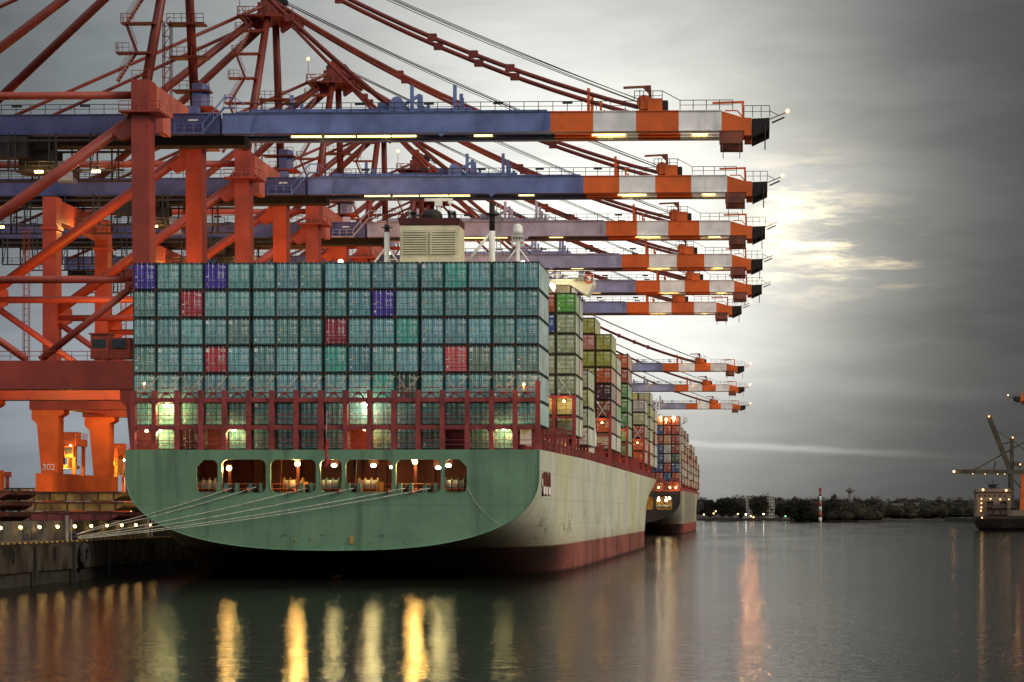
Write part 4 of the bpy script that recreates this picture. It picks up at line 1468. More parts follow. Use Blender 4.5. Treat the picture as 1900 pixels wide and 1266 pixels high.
    mb.rail((x0 + 2.9, -4.05, zz(50.9)), (x0 + 6.2, -4.05, zz(50.9)), 1.5, .95, .045)
    mb.tube((x0 + 5.6, -4.1, zz(50.0)), (x0 + 5.6, -4.1, zz(46.7)), .09, 6)
    mb.build("tip_frame", M["black"], te)
    mb = MB()
    mb.tube((x0 + 6.2, -3.6, zz(50.7)), (x0 + 8.4, -3.6, zz(51.6)), .07, 5); mb.tube((x0 + 6.2, -3.6, zz(51.8)), (x0 + 7.4, -3.6, zz(51.2)), .05, 5)
    mb.bar((x0 + 6.5, -3.6, zz(50.25)), (x0 + 8.1, -3.6, zz(50.95)), .25, .2)
    mb.ball((x0 + 8.5, -3.6, zz(51.75)), .26, 8, 6, 1)
    mb.build("beacon", [M["crane_dark"], E["redlamp"]], te)
    # small jib on the tip
    mb = MB(); mb.bar((x0 - 1.2, -3.3, zz(52.9)), (x0 + 2.9, -3.3, zz(53.0)), .25, .28); mb.bar((x0 + 2.7, -3.3, zz(53.1)), (x0 + 2.8, -3.3, zz(50.9)), .3, .3)
    mb.bar((x0 + .4, -3.3, zz(51.9)), (x0 + 2.0, -3.3, zz(51.9)), .15, .15); mb.bar((x0 + 2.0, -3.3, zz(51.9)), (x0 + 2.7, -3.3, zz(51.1)), .15, .15)
    mb.build("tip_jib", OG, te)
    # --- walkway railings on the boom
    mb = MB()
    for y0 in (-4.3,):
        mb.rail((-60, y0, zz(51.87)), (-4, y0, zz(51.87)), 1.2, 1.9, .05)
        mb.rail((9.5, y0, zz(51.87)), (62, y0, zz(51.87)), 1.2, 1.9, .05)
        mb.rail((62, y0, zz(51.9)), (62.0, y0, zz(51.9)), 2.6, 1., .05)
        mb.rail((67.2, y0, zz(51.87)), (74, y0, zz(51.87)), 1.25, 1.9, .05)
        mb.rail((61.3, y0, zz(53.1)), (64.9, y0, zz(53.1)), 1.25, 1.2, .05)
        mb.tube((64.9, y0, zz(54.35)), (67.2, y0, zz(53.1)), .05, 4)
    for x in range(-56, 60, 9):
        if abs(x - 2) < 8: continue
        mb.box(x, x + 1.3, -4.45, -4.2, zz(52.75), zz(53.0))
        mb.box(x, x + 1.3, 4.2, 4.45, zz(52.75), zz(53.0))
    mb.build("railing_frame", DK, root)
    mb = MB()
    mb.box(9.5, 50, -4.2, -3.9, zz(51.9), zz(52.05)); mb.box(11, 40, -2.5, -2.2, zz(51.9), zz(52.6))
    mb.build("walkway", BL, root)
    # stays: outer (to the striped part), inner (to mid boom)
    def stay(p0, p1, sag, r, mat, name, n=16, knots=()):
        p0, p1 = Vector(p0), Vector(p1)
        pts = [p0.lerp(p1, k / n) - Vector((0, 0, 4 * sag * (k / n) * (1 - k / n))) for k in range(n + 1)]
        mb = MB(); mb.path(pts, r, 6)
        for kf in knots:
            p = p0.lerp(p1, kf) - Vector((0, 0, 4 * sag * kf * (1 - kf)))
            mb.box(p.x - .6, p.x + .6, p.y - .35, p.y + .35, p.z - .45, p.z + .45)
        return mb.build(name, mat, root)
    for sy in (-1, 1):
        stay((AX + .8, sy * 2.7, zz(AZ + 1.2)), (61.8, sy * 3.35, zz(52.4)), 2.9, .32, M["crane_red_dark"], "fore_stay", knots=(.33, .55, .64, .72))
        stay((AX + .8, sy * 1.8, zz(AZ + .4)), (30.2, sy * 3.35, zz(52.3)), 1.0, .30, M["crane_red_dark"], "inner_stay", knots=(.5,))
        for k in range(2):
            stay((AX + .8, sy * (1.2 + .35 * k), zz(AZ + 2.2)), (62.2, sy * (1.2 + .35 * k), zz(53.6)), .9 + .25 * k, .055, M["black"], "hoist_rope", 12)
        mb = MB(); mb.bar((55.3, sy * 3.35, zz(51.85)), (55.3, sy * 3.35, zz(54.9)), .35, .4); mb.bar((56.9, sy * 3.35, zz(51.85)), (56.9, sy * 3.35, zz(53.2)), .25, .3)
        mb.build("stay_post", OG, root)
        for x, hh, ww in ((32.3, 3.6, .45), (33.5, 2.3, .4), (37.9, 3.6, .45), (38.9, 1.9, .38), (16.6, 2.4, .4)):
            mb = MB(); mb.bar((x, sy * 3.35, zz(51.85)), (x, sy * 3.35, zz(51.85 + hh)), ww, ww)
            mb.build("blue_post", BL, root)
        mb = MB(); mb.box(29.4, 31.4, sy * 3.35 - .7, sy * 3.35 + .7, zz(51.88), zz(53.2)); mb.tube((30.4, sy * 3.35 - .75, zz(53.1)), (30.4, sy * 3.35 + .75, zz(53.1)), .8, 14)
        mb.build("stay_anchor", BL, root)
    mb = MB(); mb.tube((29.6, 0, zz(52.8)), (32.6, 0, zz(54.6)), .25, 6); mb.box(27.6, 29.2, -2.2, 2.2, zz(51.9), zz(53.4)); mb.build("winch_box", BL, root)
    # orange sheave house and davit at the outer stay
    mb = MB()
    mb.box(63, 64.9, -4.0, 4.0, zz(51.88), zz(53.45))
    mb.tube((62.5, -3.8, zz(53.0)), (62.5, -1.9, zz(53.0)), .95, 14); mb.tube((62.5, 1.9, zz(53.0)), (62.5, 3.8, zz(53.0)), .95, 14)
    sh = mb.build("sheave_house", OG, root)
    mb = MB(); mb.box(64.903, 65.6, -3.9, -2.2, zz(51.9), zz(53.2)); mb.build("sheave", M["black"], sh)
    mb = MB(); mb.bar((63.3, -3.0, zz(53.46)), (63.2, -3.0, zz(55.1)), .3, .4); mb.bar((63.4, -3.0, zz(55.15)), (59.8, -3.0, zz(55.0)), .25, .3); mb.prism([(63.1, zz(55.0)), (63.1, zz(54.2)), (62.3, zz(55.0))], -3.1, -2.9)
    mb.build("davit", M["hatch_brown"], sh)
    # hinge stairs and hinge housing
    mb = MB()
    mb.bar((5.2, -4.6, zz(49.3)), (8.0, -4.6, zz(52.5)), .5, .16)
    mb.box(7.9, 9.4, -4.9, -4.2, zz(52.4), zz(52.55))
    for dy_ in (-4.35, -4.85):
        mb.tube((5.2, dy_, zz(50.5)), (8.0, dy_, zz(53.8)), .05, 4); mb.tube((8.0, dy_, zz(53.8)), (9.4, dy_, zz(53.8)), .05, 4); mb.tube((9.4, dy_, zz(53.8)), (10.6, dy_, zz(52.9)), .05, 4)
    for x in (5.2, 6.6, 8.0, 9.4):
        mb.tube((x, -4.85, zz(49.4 + min(x - 5.2, 2.8) * 1.14)), (x, -4.85, zz(50.5 + min(x - 5.2, 2.8) * 1.16)), .045, 4)
    mb.rail((1.5, -4.7, zz(49.3)), (5.2, -4.7, zz(49.3)), 1.15, 1.2, .045)
    mb.box(1.3, 5.3, -4.95, -4.15, zz(49.1), zz(49.28))
    mb.build("hinge_stair", BL, root)
    mb = MB(); mb.box(3.2, 4.4, -4.15, -2.6, zz(51.9), zz(52.8)); 
    mb.build("hinge_housing", BL, root)
    mb = MB(); mb.box(3.1, 4.4, -4.03, -4.005, zz(50.9), zz(51.1)); mb.build("name_plate", M["mark"], root)
    mb = MB(); mb.bar((12.2, -4.15, zz(51.6)), (11.6, -4.15, zz(48.9)), .18, .12); mb.build("hanger", BL, root)
    mb = MB(); mb.bar((50.0, -4.15, zz(51.6)), (49.8, -4.15, zz(49.4)), .14, .1); mb.build("hanger", BL, root)
    mb = MB(); mb.prism([(35.4, zz(49.4)), (36.9, zz(49.4)), (36.2, zz(48.6))], -4.16, -4.03); mb.build("bracket", BL, root)
    # --- hanging service gallery below the girder
    mb = MB()
    for sy in (-1, 1):
        y0 = sy * 5.2
        mb.box(-58, -5, y0 - .5, y0 + .5, zz(44.3), zz(44.45))
        x = -58.
        while x < -5:
            for dx_ in (0, .9):
                mb.bar((x + dx_, y0, zz(44.3)), (x + dx_, y0, zz(49.3)), .2, .2)
            mb.bar((x, y0, zz(44.4)), (x + .9, y0, zz(49)), .1, .1)
            x += 5.4
        mb.rail((-58, y0 - .45, zz(44.4)), (-5, y0 - .45, zz(44.4)), 1.1, 1.8, .05)
        mb.bar((-58, y0, zz(48.3)), (-5, y0, zz(48.3)), .22, .3)
    mb.build("service_gallery", DK, root)
    # trolley with cabin at the landside end
    mb = MB()
    mb.box(-24, -16, -2.3, 2.3, zz(47.6), zz(49.1)); mb.box(-22.5, -18, -4.6, -2.2, zz(46.2), zz(49.0)); mb.box(-20, -15, -1.6, 1.6, zz(44.6), zz(47.59))
    tr = mb.build("trolley", DK, root)
    mb = MB(); mb.box(-15.2, -12.9, -1.1, 1.3, zz(43.6), zz(46.2)); ca = mb.build("operator_cabin", BL, tr)
    mb = MB(); mb.box(-12.89, -12.85, -1.0, 1.2, zz(44.0), zz(45.8)); mb.build("window_pane", M["glass"], ca)
    # checker's cabin on the near portal girder
    mb = MB()
    mb.box(-6.6, -4.3, -LY - .9, -LY + 1.3, zz(19.25), zz(22.3)); mb.box(-4.29, -1.6, -LY - .7, -LY + 1.3, zz(19.25), zz(21.9)); mb.box(-6.8, -4.1, -LY - 1.1, -LY + 1.5, zz(22.303), zz(22.5))
    ck = mb.build("checker_cabin", RD, root)
    for a, b_ in ((-6.4, -4.6), (-3.9, -2.1)):
        mb = MB(); mb.box(a, b_, -LY - .93, -LY - .903, zz(20.6), zz(21.7)); mb.build("window_pane", M["glass"], ck)
    # ladder mast at the landside
    mb = MB()
    for dx_ in (0, .8):
        for dy_ in (0, .8):
            mb.bar((GX - 7 + dx_, -6 + dy_, zz(19)), (GX - 7 + dx_, -6 + dy_, zz(44)), .1, .1)
    for k in range(25):
        mb.bar((GX - 7, -6, zz(19.5 + k)), (GX - 6.2, -6, zz(19.5 + k)), .08, .08)
    mb.build("ladder_mast_frame", RD, root)
    # floodlights
    for x, l_ in ((17.5, 2.0), (22.0, 2.0), (26.5, 2.2), (30.5, 1.6), (41, 1.2), (57.6, 2.2), (69.6, 1.0)):
        mb = MB(); mb.box(x - l_, x + l_, 1.75, 1.9, zz(49.55), zz(49.78)); fl = mb.build("strip_lamp", E["strip"], root)
        mb = MB(); mb.box(x - l_, x + l_, 1.70, 1.95, zz(49.785), zz(49.87)); mb.box(x - .05, x + .05, 1.8, 2.69, zz(49.873), zz(49.97)); mb.build("lamp_housing", DK, fl)
    for x in (-16, -26.5, -8.5, -40):
        mb = MB(); mb.box(x - .55, x + .55, -5.9, -5.65, zz(44.0), zz(44.28)); mb.build("flood_lamp", E["sodium"], root)
    return root

crane = make_crane()
CR = [(0, 315.8), (-.1, 375.8), (-.3, 433.7), (-.7, 489.4), (-.8, 544.3), (-5.8, 599.7), (-6.7, 844.9), (-7.5, 985.8), (-8.1, 1155.6)]
CL = ["nearest red harbour crane, its blue boom topmost of all over the ship",
      "second red harbour crane, its striped boom tip just under the topmost boom",
      "third harbour crane, boom crossing directly behind the ship's funnel",
      "fourth harbour crane, striped boom just above the container wall's top corner",
      "fifth harbour crane, striped boom level with the white bridge wing",
      "sixth harbour crane, shorter boom just below the white bridge wing",
      "distant harbour crane, highest of three striped booms over the forward bays",
      "distant harbour crane, middle of three striped booms over the forward bays",
      "most distant harbour crane, lowest striped boom above the second ship"]
cranes = []
for i, (dx_, y) in enumerate(CR):
    o = crane if i == 0 else copy_tree(crane)
    o.location = (-77.5 + dx_, y, 6.4)
    tag(o, CL[i], "crane", "ship-to-shore cranes along the quay")
    cranes.append(o)
# bright haze over the cranes further along, put into a paler blue
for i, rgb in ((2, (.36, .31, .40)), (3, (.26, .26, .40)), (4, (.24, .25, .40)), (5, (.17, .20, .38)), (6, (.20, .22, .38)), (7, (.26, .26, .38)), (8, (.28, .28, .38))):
    fm = paint("hazed_crane_blue_paint", rgb, .55, .2, .2, .05, .25)
    def haze_over(o):
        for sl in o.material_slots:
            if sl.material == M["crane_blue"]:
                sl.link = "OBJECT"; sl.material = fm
        for ch in o.children: haze_over(ch)
    haze_over(cranes[i])
# crane of the opposite berth, only its boom tip reaches into view
o = copy_tree(crane)
o.location = (191, 1072, 6.4)
o.rotation_euler.z = math.pi
tag(o, "dark crane boom tip with a lamp reaching in over the feeder ship", "crane", "ship-to-shore cranes along the quay")
cranes.append(o)
# painted number on the second crane's landside leg
tc_ = bpy.data.curves.new("number", "FONT")
tc_.body = "302"
tc_.size = 1.35
tc_.extrude = .01
tc_.materials.append(M["mark"])
num_c = bpy.data.objects.new("number_text", tc_)
num = bpy.data.objects.new("number", bpy.data.meshes.new_from_object(num_c))
bpy.data.objects.remove(num_c)
COL.objects.link(num)
num.parent = cranes[1]
num.rotation_euler = (rad(90), 0, 0)
num.location = (-30.5, -LY - 1.53, zz(6.3))

for i, (dx_, y) in enumerate(CR):
    X0 = -77.5 + dx_
    if i < 6:
        for x, pw in ((19.5, 90), (28, 110), (57.5, 120), (69.5, 40 if i < 2 else 120)):
            lamp((X0 + x, y + 1.0, 6.4 + zz(49.7)), pw, WARM if i < 2 else SODY, .2)
        for x in (-16, -26.5, -8.5):
            lamp((X0 + x, y - 6.2, 6.4 + zz(43.6)), 900, SODY, .25)
    else:
        for x in (40, 58, 66):
            lamp((X0 + x, y - 5.0, 6.4 + zz(52.4)), 70, SODY, .3)
    lamp((X0 + 81.2, y - 4.3, 6.4 + zz(51.9)), 60 if i < 6 else (7500 if i < 8 else 300), (1, .30, .09), .3)
# sodium floods inside the portals, aimed up at the steelwork
for i, (dx_, yc) in enumerate(CR[:6]):
    X0 = -77.5 + dx_
    k = (2.4, 3., 3.6, 3.6, 3.6, 3.6)[i]
    flood((X0 - 5.5, yc - 6, 21), (X0 - 3, yc + 14, 36), 15000 * k, (1, .44, .10))
    flood((X0 - 20, yc - 8, 22), (X0 - 22, yc + 14, 40), 9000 * k, (1, .50, .12))
    flood((X0 + 4.5, yc - 2, 26), (X0, yc + 14, 40), 6000 * k, (1, .46, .12))
    flood((X0 - 24, yc - 26, 9.0), (X0 - 29, yc - 8, 15), 1500, (1, .42, .09), 140)
    flood((X0 - 14, yc + 20, 22), (X0 - 4, yc + 46, 36), 9000 * k, (1, .46, .12))
# ------------------------------------------------------------------ second container ship, ahead of the first
Y2 = 771.
X2R = X_at(1262, Y2)
ship2 = empty("container_ship", (X2R - 22.5, Y2, 0))
tag(ship2, "second container ship with black stern and grey tan side, moored ahead of the green one", "container ship")
holes2 = []
for a, b_ in ((1148, 1180), (1186, 1212), (1217, 1247)):
    p, q_ = W(a, 946, Y2), W(b_, 922, Y2)
    holes2.append(rounded(p.x, q_.x, p.z, q_.z, .8))
zt2, half2 = build_hull(ship2, Y2, X2R - 22.5, 22.5, 300., M["hull2"], M["transom2"], holes2, M["hatch_red"])
mb = MB()
zf2, zc2 = W(1230, 946, Y2).z, 13.0
x0, x1 = X_at(1140, Y2), X_at(1252, Y2)
mb.box(x0, x1, Y2 + .1, Y2 + 7, zf2 - .3, zf2 - .05); mb.box(x0, x1, Y2 + .1, Y2 + 7, zc2, zc2 + .2); mb.box(x0, x1, Y2 + 7.01, Y2 + 7.2, zf2, zc2)
mb.build("mooring_deck", M["hatch_yellow"], ship2)
for px, py in ((1222, 928), (1236, 929), (1242, 925)):
    p = W(px, py, Y2 + 2)
    mb = MB(); mb.ball(p, .42, 8, 6); mb.box(p.x - .1, p.x + .1, p.y, p.y + .2, p.z + .3, zc2); mb.build("deck_lamp", E["white"], ship2)
    lamp(p + Vector((0, -.7, -.1)), 80, WARM, .35)
for px in (1224, 1238):
    p = W(px, 941, Y2 + 3)
    mb = MB()
    for k in (-1, 0, 1): mb.tube((p.x + k - .06, p.y, zf2 + 1), (p.x + k + .06, p.y, zf2 + 1), .8, 12)
    mb.tube((p.x - 1, p.y, zf2 + 1), (p.x + 1, p.y, zf2 + 1), .5, 12)
    mb.build("winch", M["grey_steel"], ship2)
XR2 = X2R - .2
mb = MB()
for k in range(6):
    xx = XR2 - .1 - k * 2.62
    mb.box(xx - .2, xx + .2, Y2 + .5, Y2 + 1.3, 13.8, 18)
for z_ in (13.9, 16.6): mb.box(XR2 - 13.2, XR2 - .1, Y2 + .6, Y2 + 1.2, z_, z_ + .35)
mb.build("lashing_bridge", M["lash_red"], ship2)
for px, pw in ((1243, 130), (1254, 180), (1222, 120)):
    p = W(px, 905, Y2 - .2)
    mb = MB(); mb.ball(p, .3, 8, 6); mb.build("deck_lamp", E["sodium"], ship2)
    lamp(p + Vector((0, -.7, 0)), pw, SODY, .3)
BG, RB, NB2, GY, DG = (.40, .22, .13), (.24, .06, .05), (.045, .07, .17), (.34, .33, .30), (.06, .10, .08)
CN.update({BG: "sandy brown", RB: "rust red", NB2: "dull blue", GY: "light grey", DG: "dark green"})
wall2 = [[BG, BG, RB, RB, GY, DG, NB2, OR], [RB, RB, BG, GY, GY, RB, NB2, RB], [BG, NB2, RB, NB2, NB2, NB2, RB, BG], [BG, NB2, NB2, NB2, RB, NB2, BG, OR], [RB, BG, NB2, RB, GY, BG, DG, RB]]
wall2[0] = [RB, RB, RB, RB, DG, NB2, RB, OR]
G2 = "containers on the second ship"
def bay2(Y, cols, name, H=3.0, zb=14.0):
    for ci, tiers in enumerate(cols):
        n = len(tiers)
        for k, rgb in enumerate(tiers):
            tn = "top" if k == 0 else NAMES[k] + " down"
            st = "outermost" if ci == 0 else NAMES[ci] + " inward"
            container((XR2 - 1.3 - ci * 2.62, Y + .1 * (ci % 2), zb + (n - 1 - k) * H), H - .04, 12.6, rgb, f"{CN[rgb]} container, {tn} of {st} stack, {name}, second ship", G2, 0 if ci > 3 else 1)
bay2(Y2 + 1.8, wall2, "stern wall")
cyc = [BG, RB, GY, BG, TAN, RB, BG]
for bi, (dY, n) in enumerate(((30, 7), (62, 7), (94, 7), (140, 6), (172, 6), (212, 5), (246, 4))):
    bay2(Y2 + dY, [[cyc[(k * 2 + bi) % 7] for k in range(n)]], ["first side bay", "second side bay", "third side bay", "fourth side bay", "fifth side bay", "sixth side bay", "last side bay"][bi], 2.7, 16.5)
mb = MB()
mb.rail((X2R - .2, Y2 + 2, 14), (X2R - .2, Y2 + 250, 14.2), 1.2, 2.5, .07)
for k in range(40):
    mb.box(X2R - 1.3, X2R - .9, Y2 + 16 + k * 6, Y2 + 16.6 + k * 6, 13.9, 16.5)
mb.build("side_railing_frame", M["lash_red"], ship2)
for dY in (20, 52, 84, 118, 160, 196, 232):
    p = Vector((X2R - 1.6, Y2 + dY, 20 + (dY % 3) * 4))
    mb = MB(); mb.ball(p, .3, 8, 6); mb.build("deck_lamp", E["sodium"], ship2)
    lamp(p + Vector((.6, -1.2, 0)), 500, SODY, .4)
# white foremast/crane post with work lamps above the stern wall
mb = MB()
p = W(1216, 800, Y2 + 22); p1 = W(1221, 741, Y2 + 22)
for dx_ in (-.8, .8):
    mb.bar((p.x + dx_, p.y, p.z - 4), (p1.x + dx_ * .6, p.y, p1.z), .35, .35)
for k in range(8):
    z0 = p.z + (p1.z - p.z) * k / 8; z1 = p.z + (p1.z - p.z) * (k + 1) / 8
    mb.bar((p.x - .8, p.y - .1, z0), (p.x + .8, p.y - .1, z1), .2, .2)
for dz_ in (0., 3., 5.5): mb.box(p.x - 2.6, p.x + 2.6, p.y - .6, p.y + .6, p.z + dz_, p.z + dz_ + .25)
mb.build("signal_mast", M["white"], ship2)
mb = MB()
pm0, pm1 = W(1205, 800, Y2 + 18), W(1277, 786, Y2 + 18)
mb.box(pm0.x, pm1.x - 4, Y2 + 18, Y2 + 27, 20, pm1.z - 1.2)
p = W(1274, 776, Y2 + 18)
mb.box(p.x - 1.2, p.x + .4, Y2 + 18, Y2 + 20, p.z - 1.2, p.z + .4)
mb.bar((p.x - 4, Y2 + 19, p.z - 3.4), (p.x - .4, Y2 + 19, p.z - 1.2), .5, .4)
mb.tube((p.x - .6, Y2 + 19, p.z + .4), (p.x - .6, Y2 + 19, p.z + 2.2), .12, 6)
mb.build("deckhouse", M["white"], ship2)
for px, py, pw, r_ in ((1250, 776, 260, .6), (1236, 778, 80, .4), (1226, 775, 80, .35), (1218, 768, 60, .3)):
    p = W(px, py, Y2 + 1.0)
    mb = MB(); mb.ball(p, r_, 10, 6); mb.box(p.x - .1, p.x + .1, p.y - .05, p.y + .15, p.z - 1.2, p.z - r_ * .8); mb.build("work_lamp", E["sodium"], ship2)
    lamp(p + Vector((0, -1.0, -.3)), pw, SOD, .5)

# ------------------------------------------------------------------ mooring ropes
bp = Vector((QX - 1.1, 254.6, 4.78))
names = ["leftmost", "second from the left", "third from the left", "fourth from the left", "fifth from the left", "rightmost"]
for k, px in enumerate(fair_px):
    p0 = W(px, 906 if k != 1 else 904, YT - .05)
    end = bp + Vector((.25 + .12 * k, -.15 * k, -.08 * k + .05))
    if k < 2: end = bp + Vector((2.2 + .3 * k, .8, .85 - .1 * k)); 
    n = 26
    sag = .25 + .05 * k
    pts = [p0.lerp(end, i / n) - Vector((0, 0, 4 * sag * (i / n) * (1 - i / n))) for i in range(n + 1)]
    pts = [p + Vector((0, -.35 * min(1, 8 * (i / n)), 0)) if 0 < i < n else p for i, p in enumerate(pts)]
    if k < 2: pts.append(bp + Vector((.3, .1, .1)))
    r_ = empty("mooring_rope", tuple(end))
    mb = MB(); mb.path(pts, .040, 6); mb.build("rope_line", M["rope"], r_)
    mb = MB()
    i = 2
    q_ = pts[1].lerp(pts[2], .35)
    mb.tube(q_, q_ + (pts[2] - pts[1]).normalized() * -.12, .32, 10, r2=.12)
    mb.build("rat_guard", M["pink"], r_)
    tag(r_, f"white mooring rope from the {['first', 'second', 'third', 'fourth', 'fifth', 'last'][k]} green fairlead counted from the quay side", "rope", "mooring ropes from the green stern")

# ------------------------------------------------------------------ things on the quay
def hatch(x, y, z, wx, wy, h, mat, label):
    o = empty("hatch_cover", (x, y, z))
    mb = MB()
    mb.prism([(x - wx / 2, z + h), (x + wx / 2, z + h), (x + wx / 2, z + h * .55), (x + wx / 2 - 1.0, z + .02), (x - wx / 2 + 1.0, z + .02), (x - wx / 2, z + h * .55)], y, y + wy)
    mb.build("cover_plate", mat, o)
    mb = MB()
    n = int(wx / 1.8)
    for k in range(n):
        xx = x - wx / 2 + .9 + k * (wx - 1.8) / max(1, n - 1)
        mb.box(xx - .09, xx + .09, y - .10, y - .003, z + .1, z + h)
    mb.box(x - wx / 2, x + wx / 2, y - .12, y - .003, z + h - .12, z + h + .06)
    mb.build("stiffener_frame", M["hatch_brown"], o)
    tag(o, label, "hatch cover", "hatch covers stacked on the quay")
ADJ = ["lowest", "middle", "topmost"]
for pi, (x, y, wx, mats) in enumerate(((-89.5, 262, 13, ("hatch_brown", "hatch_brown", "hatch_brown")), (-82.6, 287, 11.5, ("hatch_red", "hatch_yellow", "hatch_yellow")), (-104, 282, 13, ("hatch_brown", "hatch_red", "hatch_brown")))):
    z = 6.2
    for k in range(3):
        nm = {"hatch_brown": "brown", "hatch_red": "oxide red", "hatch_yellow": "yellow"}[mats[k]]
        hatch(x + R.uniform(-.5, .5), y, z + .03, wx, 11, 1.05, M[mats[k]], f"{nm} hatch cover, {ADJ[k]} of the quay stack {['nearest the wall lamps', 'beside the crane wheels', 'at the left edge'][pi]}")
        z += 1.2
# containers standing on the quay
kq = 0
for cx_, tiers in ((-129.3, (DG, (.10, .11, .075))), (-132.2, ((.09, .11, .08), (.12, .15, .10))), (-126.6, ((.30, .17, .08), (.34, .20, .10))), (-135.2, (BR, (.12, .10, .07)))):
    for k, rgb in enumerate(tiers):
        container((cx_, 413, 6.23 + k * 2.64), 2.6, 12.6, rgb, f"{'upper' if k else 'lower'} {['green', 'khaki', 'tan', 'brown'][kq]} container of the pair stacked on the quay behind the hatch covers", "containers stacked on the quay", 1)
    kq += 1

def straddle():
    o = empty("straddle_carrier", (0, 0, 0))
    OR_ = M["crane_orange"]
    for sx in (-1, 1):
        mb = MB(); mb.box(sx * 2.2 - .45, sx * 2.2 + .45, -5.2, 5.2, .9, 1.9); bm_ = mb.build("wheel_beam", OR_, o)
        for y in (-4.2, -1.4, 1.4, 4.2):
            mb = MB(); mb.tube((sx * 2.2 - .3, y, .75), (sx * 2.2 + .3, y, .75), .75, 14); mb.build("wheel", M["tyre"], bm_)
        for y in (-4.3, 4.3):
            mb = MB(); mb.bar((sx * 2.2, y, 1.88), (sx * 2.35, y, 14.2), .75, .6); mb.build("leg", OR_, o)
        mb = MB(); mb.box(sx * 2.35 - .5, sx * 2.35 + .5, -5.4, 5.4, 13.4, 14.7); tb = mb.build("top_beam", OR_, o)
        mb = MB(); mb.rail((sx * 2.8, -5.4, 14.7), (sx * 2.8, 5.4, 14.7), 1.1, 1.2, .05); mb.build("railing_frame", OR_, tb)
    for y in (-4.6, 0, 4.6):
        mb = MB(); mb.box(-1.84, 1.84, y - .4, y + .4, 13.6, 14.5); mb.build("cross_beam", OR_, o)
    mb = MB(); mb.box(-1.3, 1.3, -6, 6, 9.2, 9.8); mb.box(-1.2, -1.05, -4, 4, 9.8, 13.6); mb.box(1.05, 1.2, -4, 4, 9.8, 13.6); mb.build("spreader", M["hatch_yellow"], o)
    mb = MB(); mb.box(-2.0, 2.0, 1, 3.5, 14.71, 16.1); mb.build("engine_box", OR_, o)
    mb = MB(); mb.box(1.0, 2.6, -6.6, -5.21, 11.2, 13.3); c_ = mb.build("driver_cabin", OR_, o)
    mb = MB(); mb.box(1.1, 2.5, -6.63, -6.603, 11.7, 13.0); mb.build("window_pane", M["glass"], c_)
    for sx in (-1, 1):
        mb = MB(); mb.ball((sx * 1.9, -5.6, 13.2), .28, 8, 6); mb.build("headlight", E["white"], o)
    return o
s0 = straddle()
SC = [(1410, -129.9, 448, .08, "orange straddle carrier standing between the two landside crane legs"), (0, -141.5, 523, -.05, "orange straddle carrier just beside the green stern"), (0, -147.5, 566, .1, "orange straddle carrier half hidden behind the ship's green quarter")]
for i, (_, x, y, rz, lab) in enumerate(SC):
    o = s0 if i == 0 else copy_tree(s0)
    o.location = (x, y, 6.2); o.rotation_euler.z = rz
    tag(o, lab, "straddle carrier", "straddle carriers on the quay")
    lamp((x + 3, y - 7.5, 17), 3600, SOD, .4)
    lamp((x + .5, y - 2.5, 15), 1500, SODY, .4)
# small lamps of the yard and a far yellow lamp post
def lamppost(px, py, Y, kind, label, pw=0, r_=.5):
    p = W(px, py, Y)
    o = empty("lamp_post", (p.x, Y, 6.2))
    mb = MB(); mb.tube((p.x, Y, 6.2), (p.x, Y, p.z - .3), .12, 6); mb.box(p.x - .5, p.x + .5, Y - .2, Y + .2, p.z - .3, p.z - .05); mb.build("pole", M["grey_steel"], o)
    mb = MB(); mb.ball((p.x, Y - .3, p.z - .2), r_, 8, 6); mb.build("bulb", E[kind], o)
    tag(o, label, "lamp post")
    if pw: lamp((p.x, Y - 1.2, p.z - .4), pw, SODY, .5)
lamppost(193, 821, 600, "sodium", "tall yard lamp glowing between the orange crane legs", 3000, .8)
lamppost(243, 939, 318, "white", "low yard lamp beside the ship's green quarter on the quay", 500, .16)
# small distant gantry at the left edge
og = empty("yard_gantry", (-190, 640, 6.2))
mb = MB()
for sx in (-1, 1): mb.bar((-205 + sx * 3.6, 640, 6.2), (-205 + sx * 3.4, 640, 17.4), .8, .8)
mb.box(-209.4, -200.6, 639.4, 640.6, 16.6, 18.0)
mb.build("gantry_frame", M["crane_red"], og)
tag(og, "small far yard gantry standing at the far left of the quay", "gantry")

# ------------------------------------------------------------------ far shore
def leaves(mb, c, rx, ry, rz, n, s, rnd):
    for _ in range(n):
        a, u = rnd.uniform(0, 2 * math.pi), rnd.uniform(-1, 1)
        k = rnd.uniform(.7, 1.0)
        q_ = math.sqrt(1 - u * u)
        p = Vector((c[0] + rx * k * q_ * math.cos(a), c[1] + ry * k * q_ * math.sin(a), c[2] + rz * k * u))
        d1 = Vector((rnd.uniform(-1, 1), rnd.uniform(-.4, .4), rnd.uniform(-1, 1))) * s
        d2 = Vector((rnd.uniform(-1, 1), rnd.uniform(-.4, .4), rnd.uniform(-1, 1))) * s
        mb.add([p - d1, p + d2, p + d1, p - d2], [(0, 1, 2, 3)])

r5 = random.Random(5)
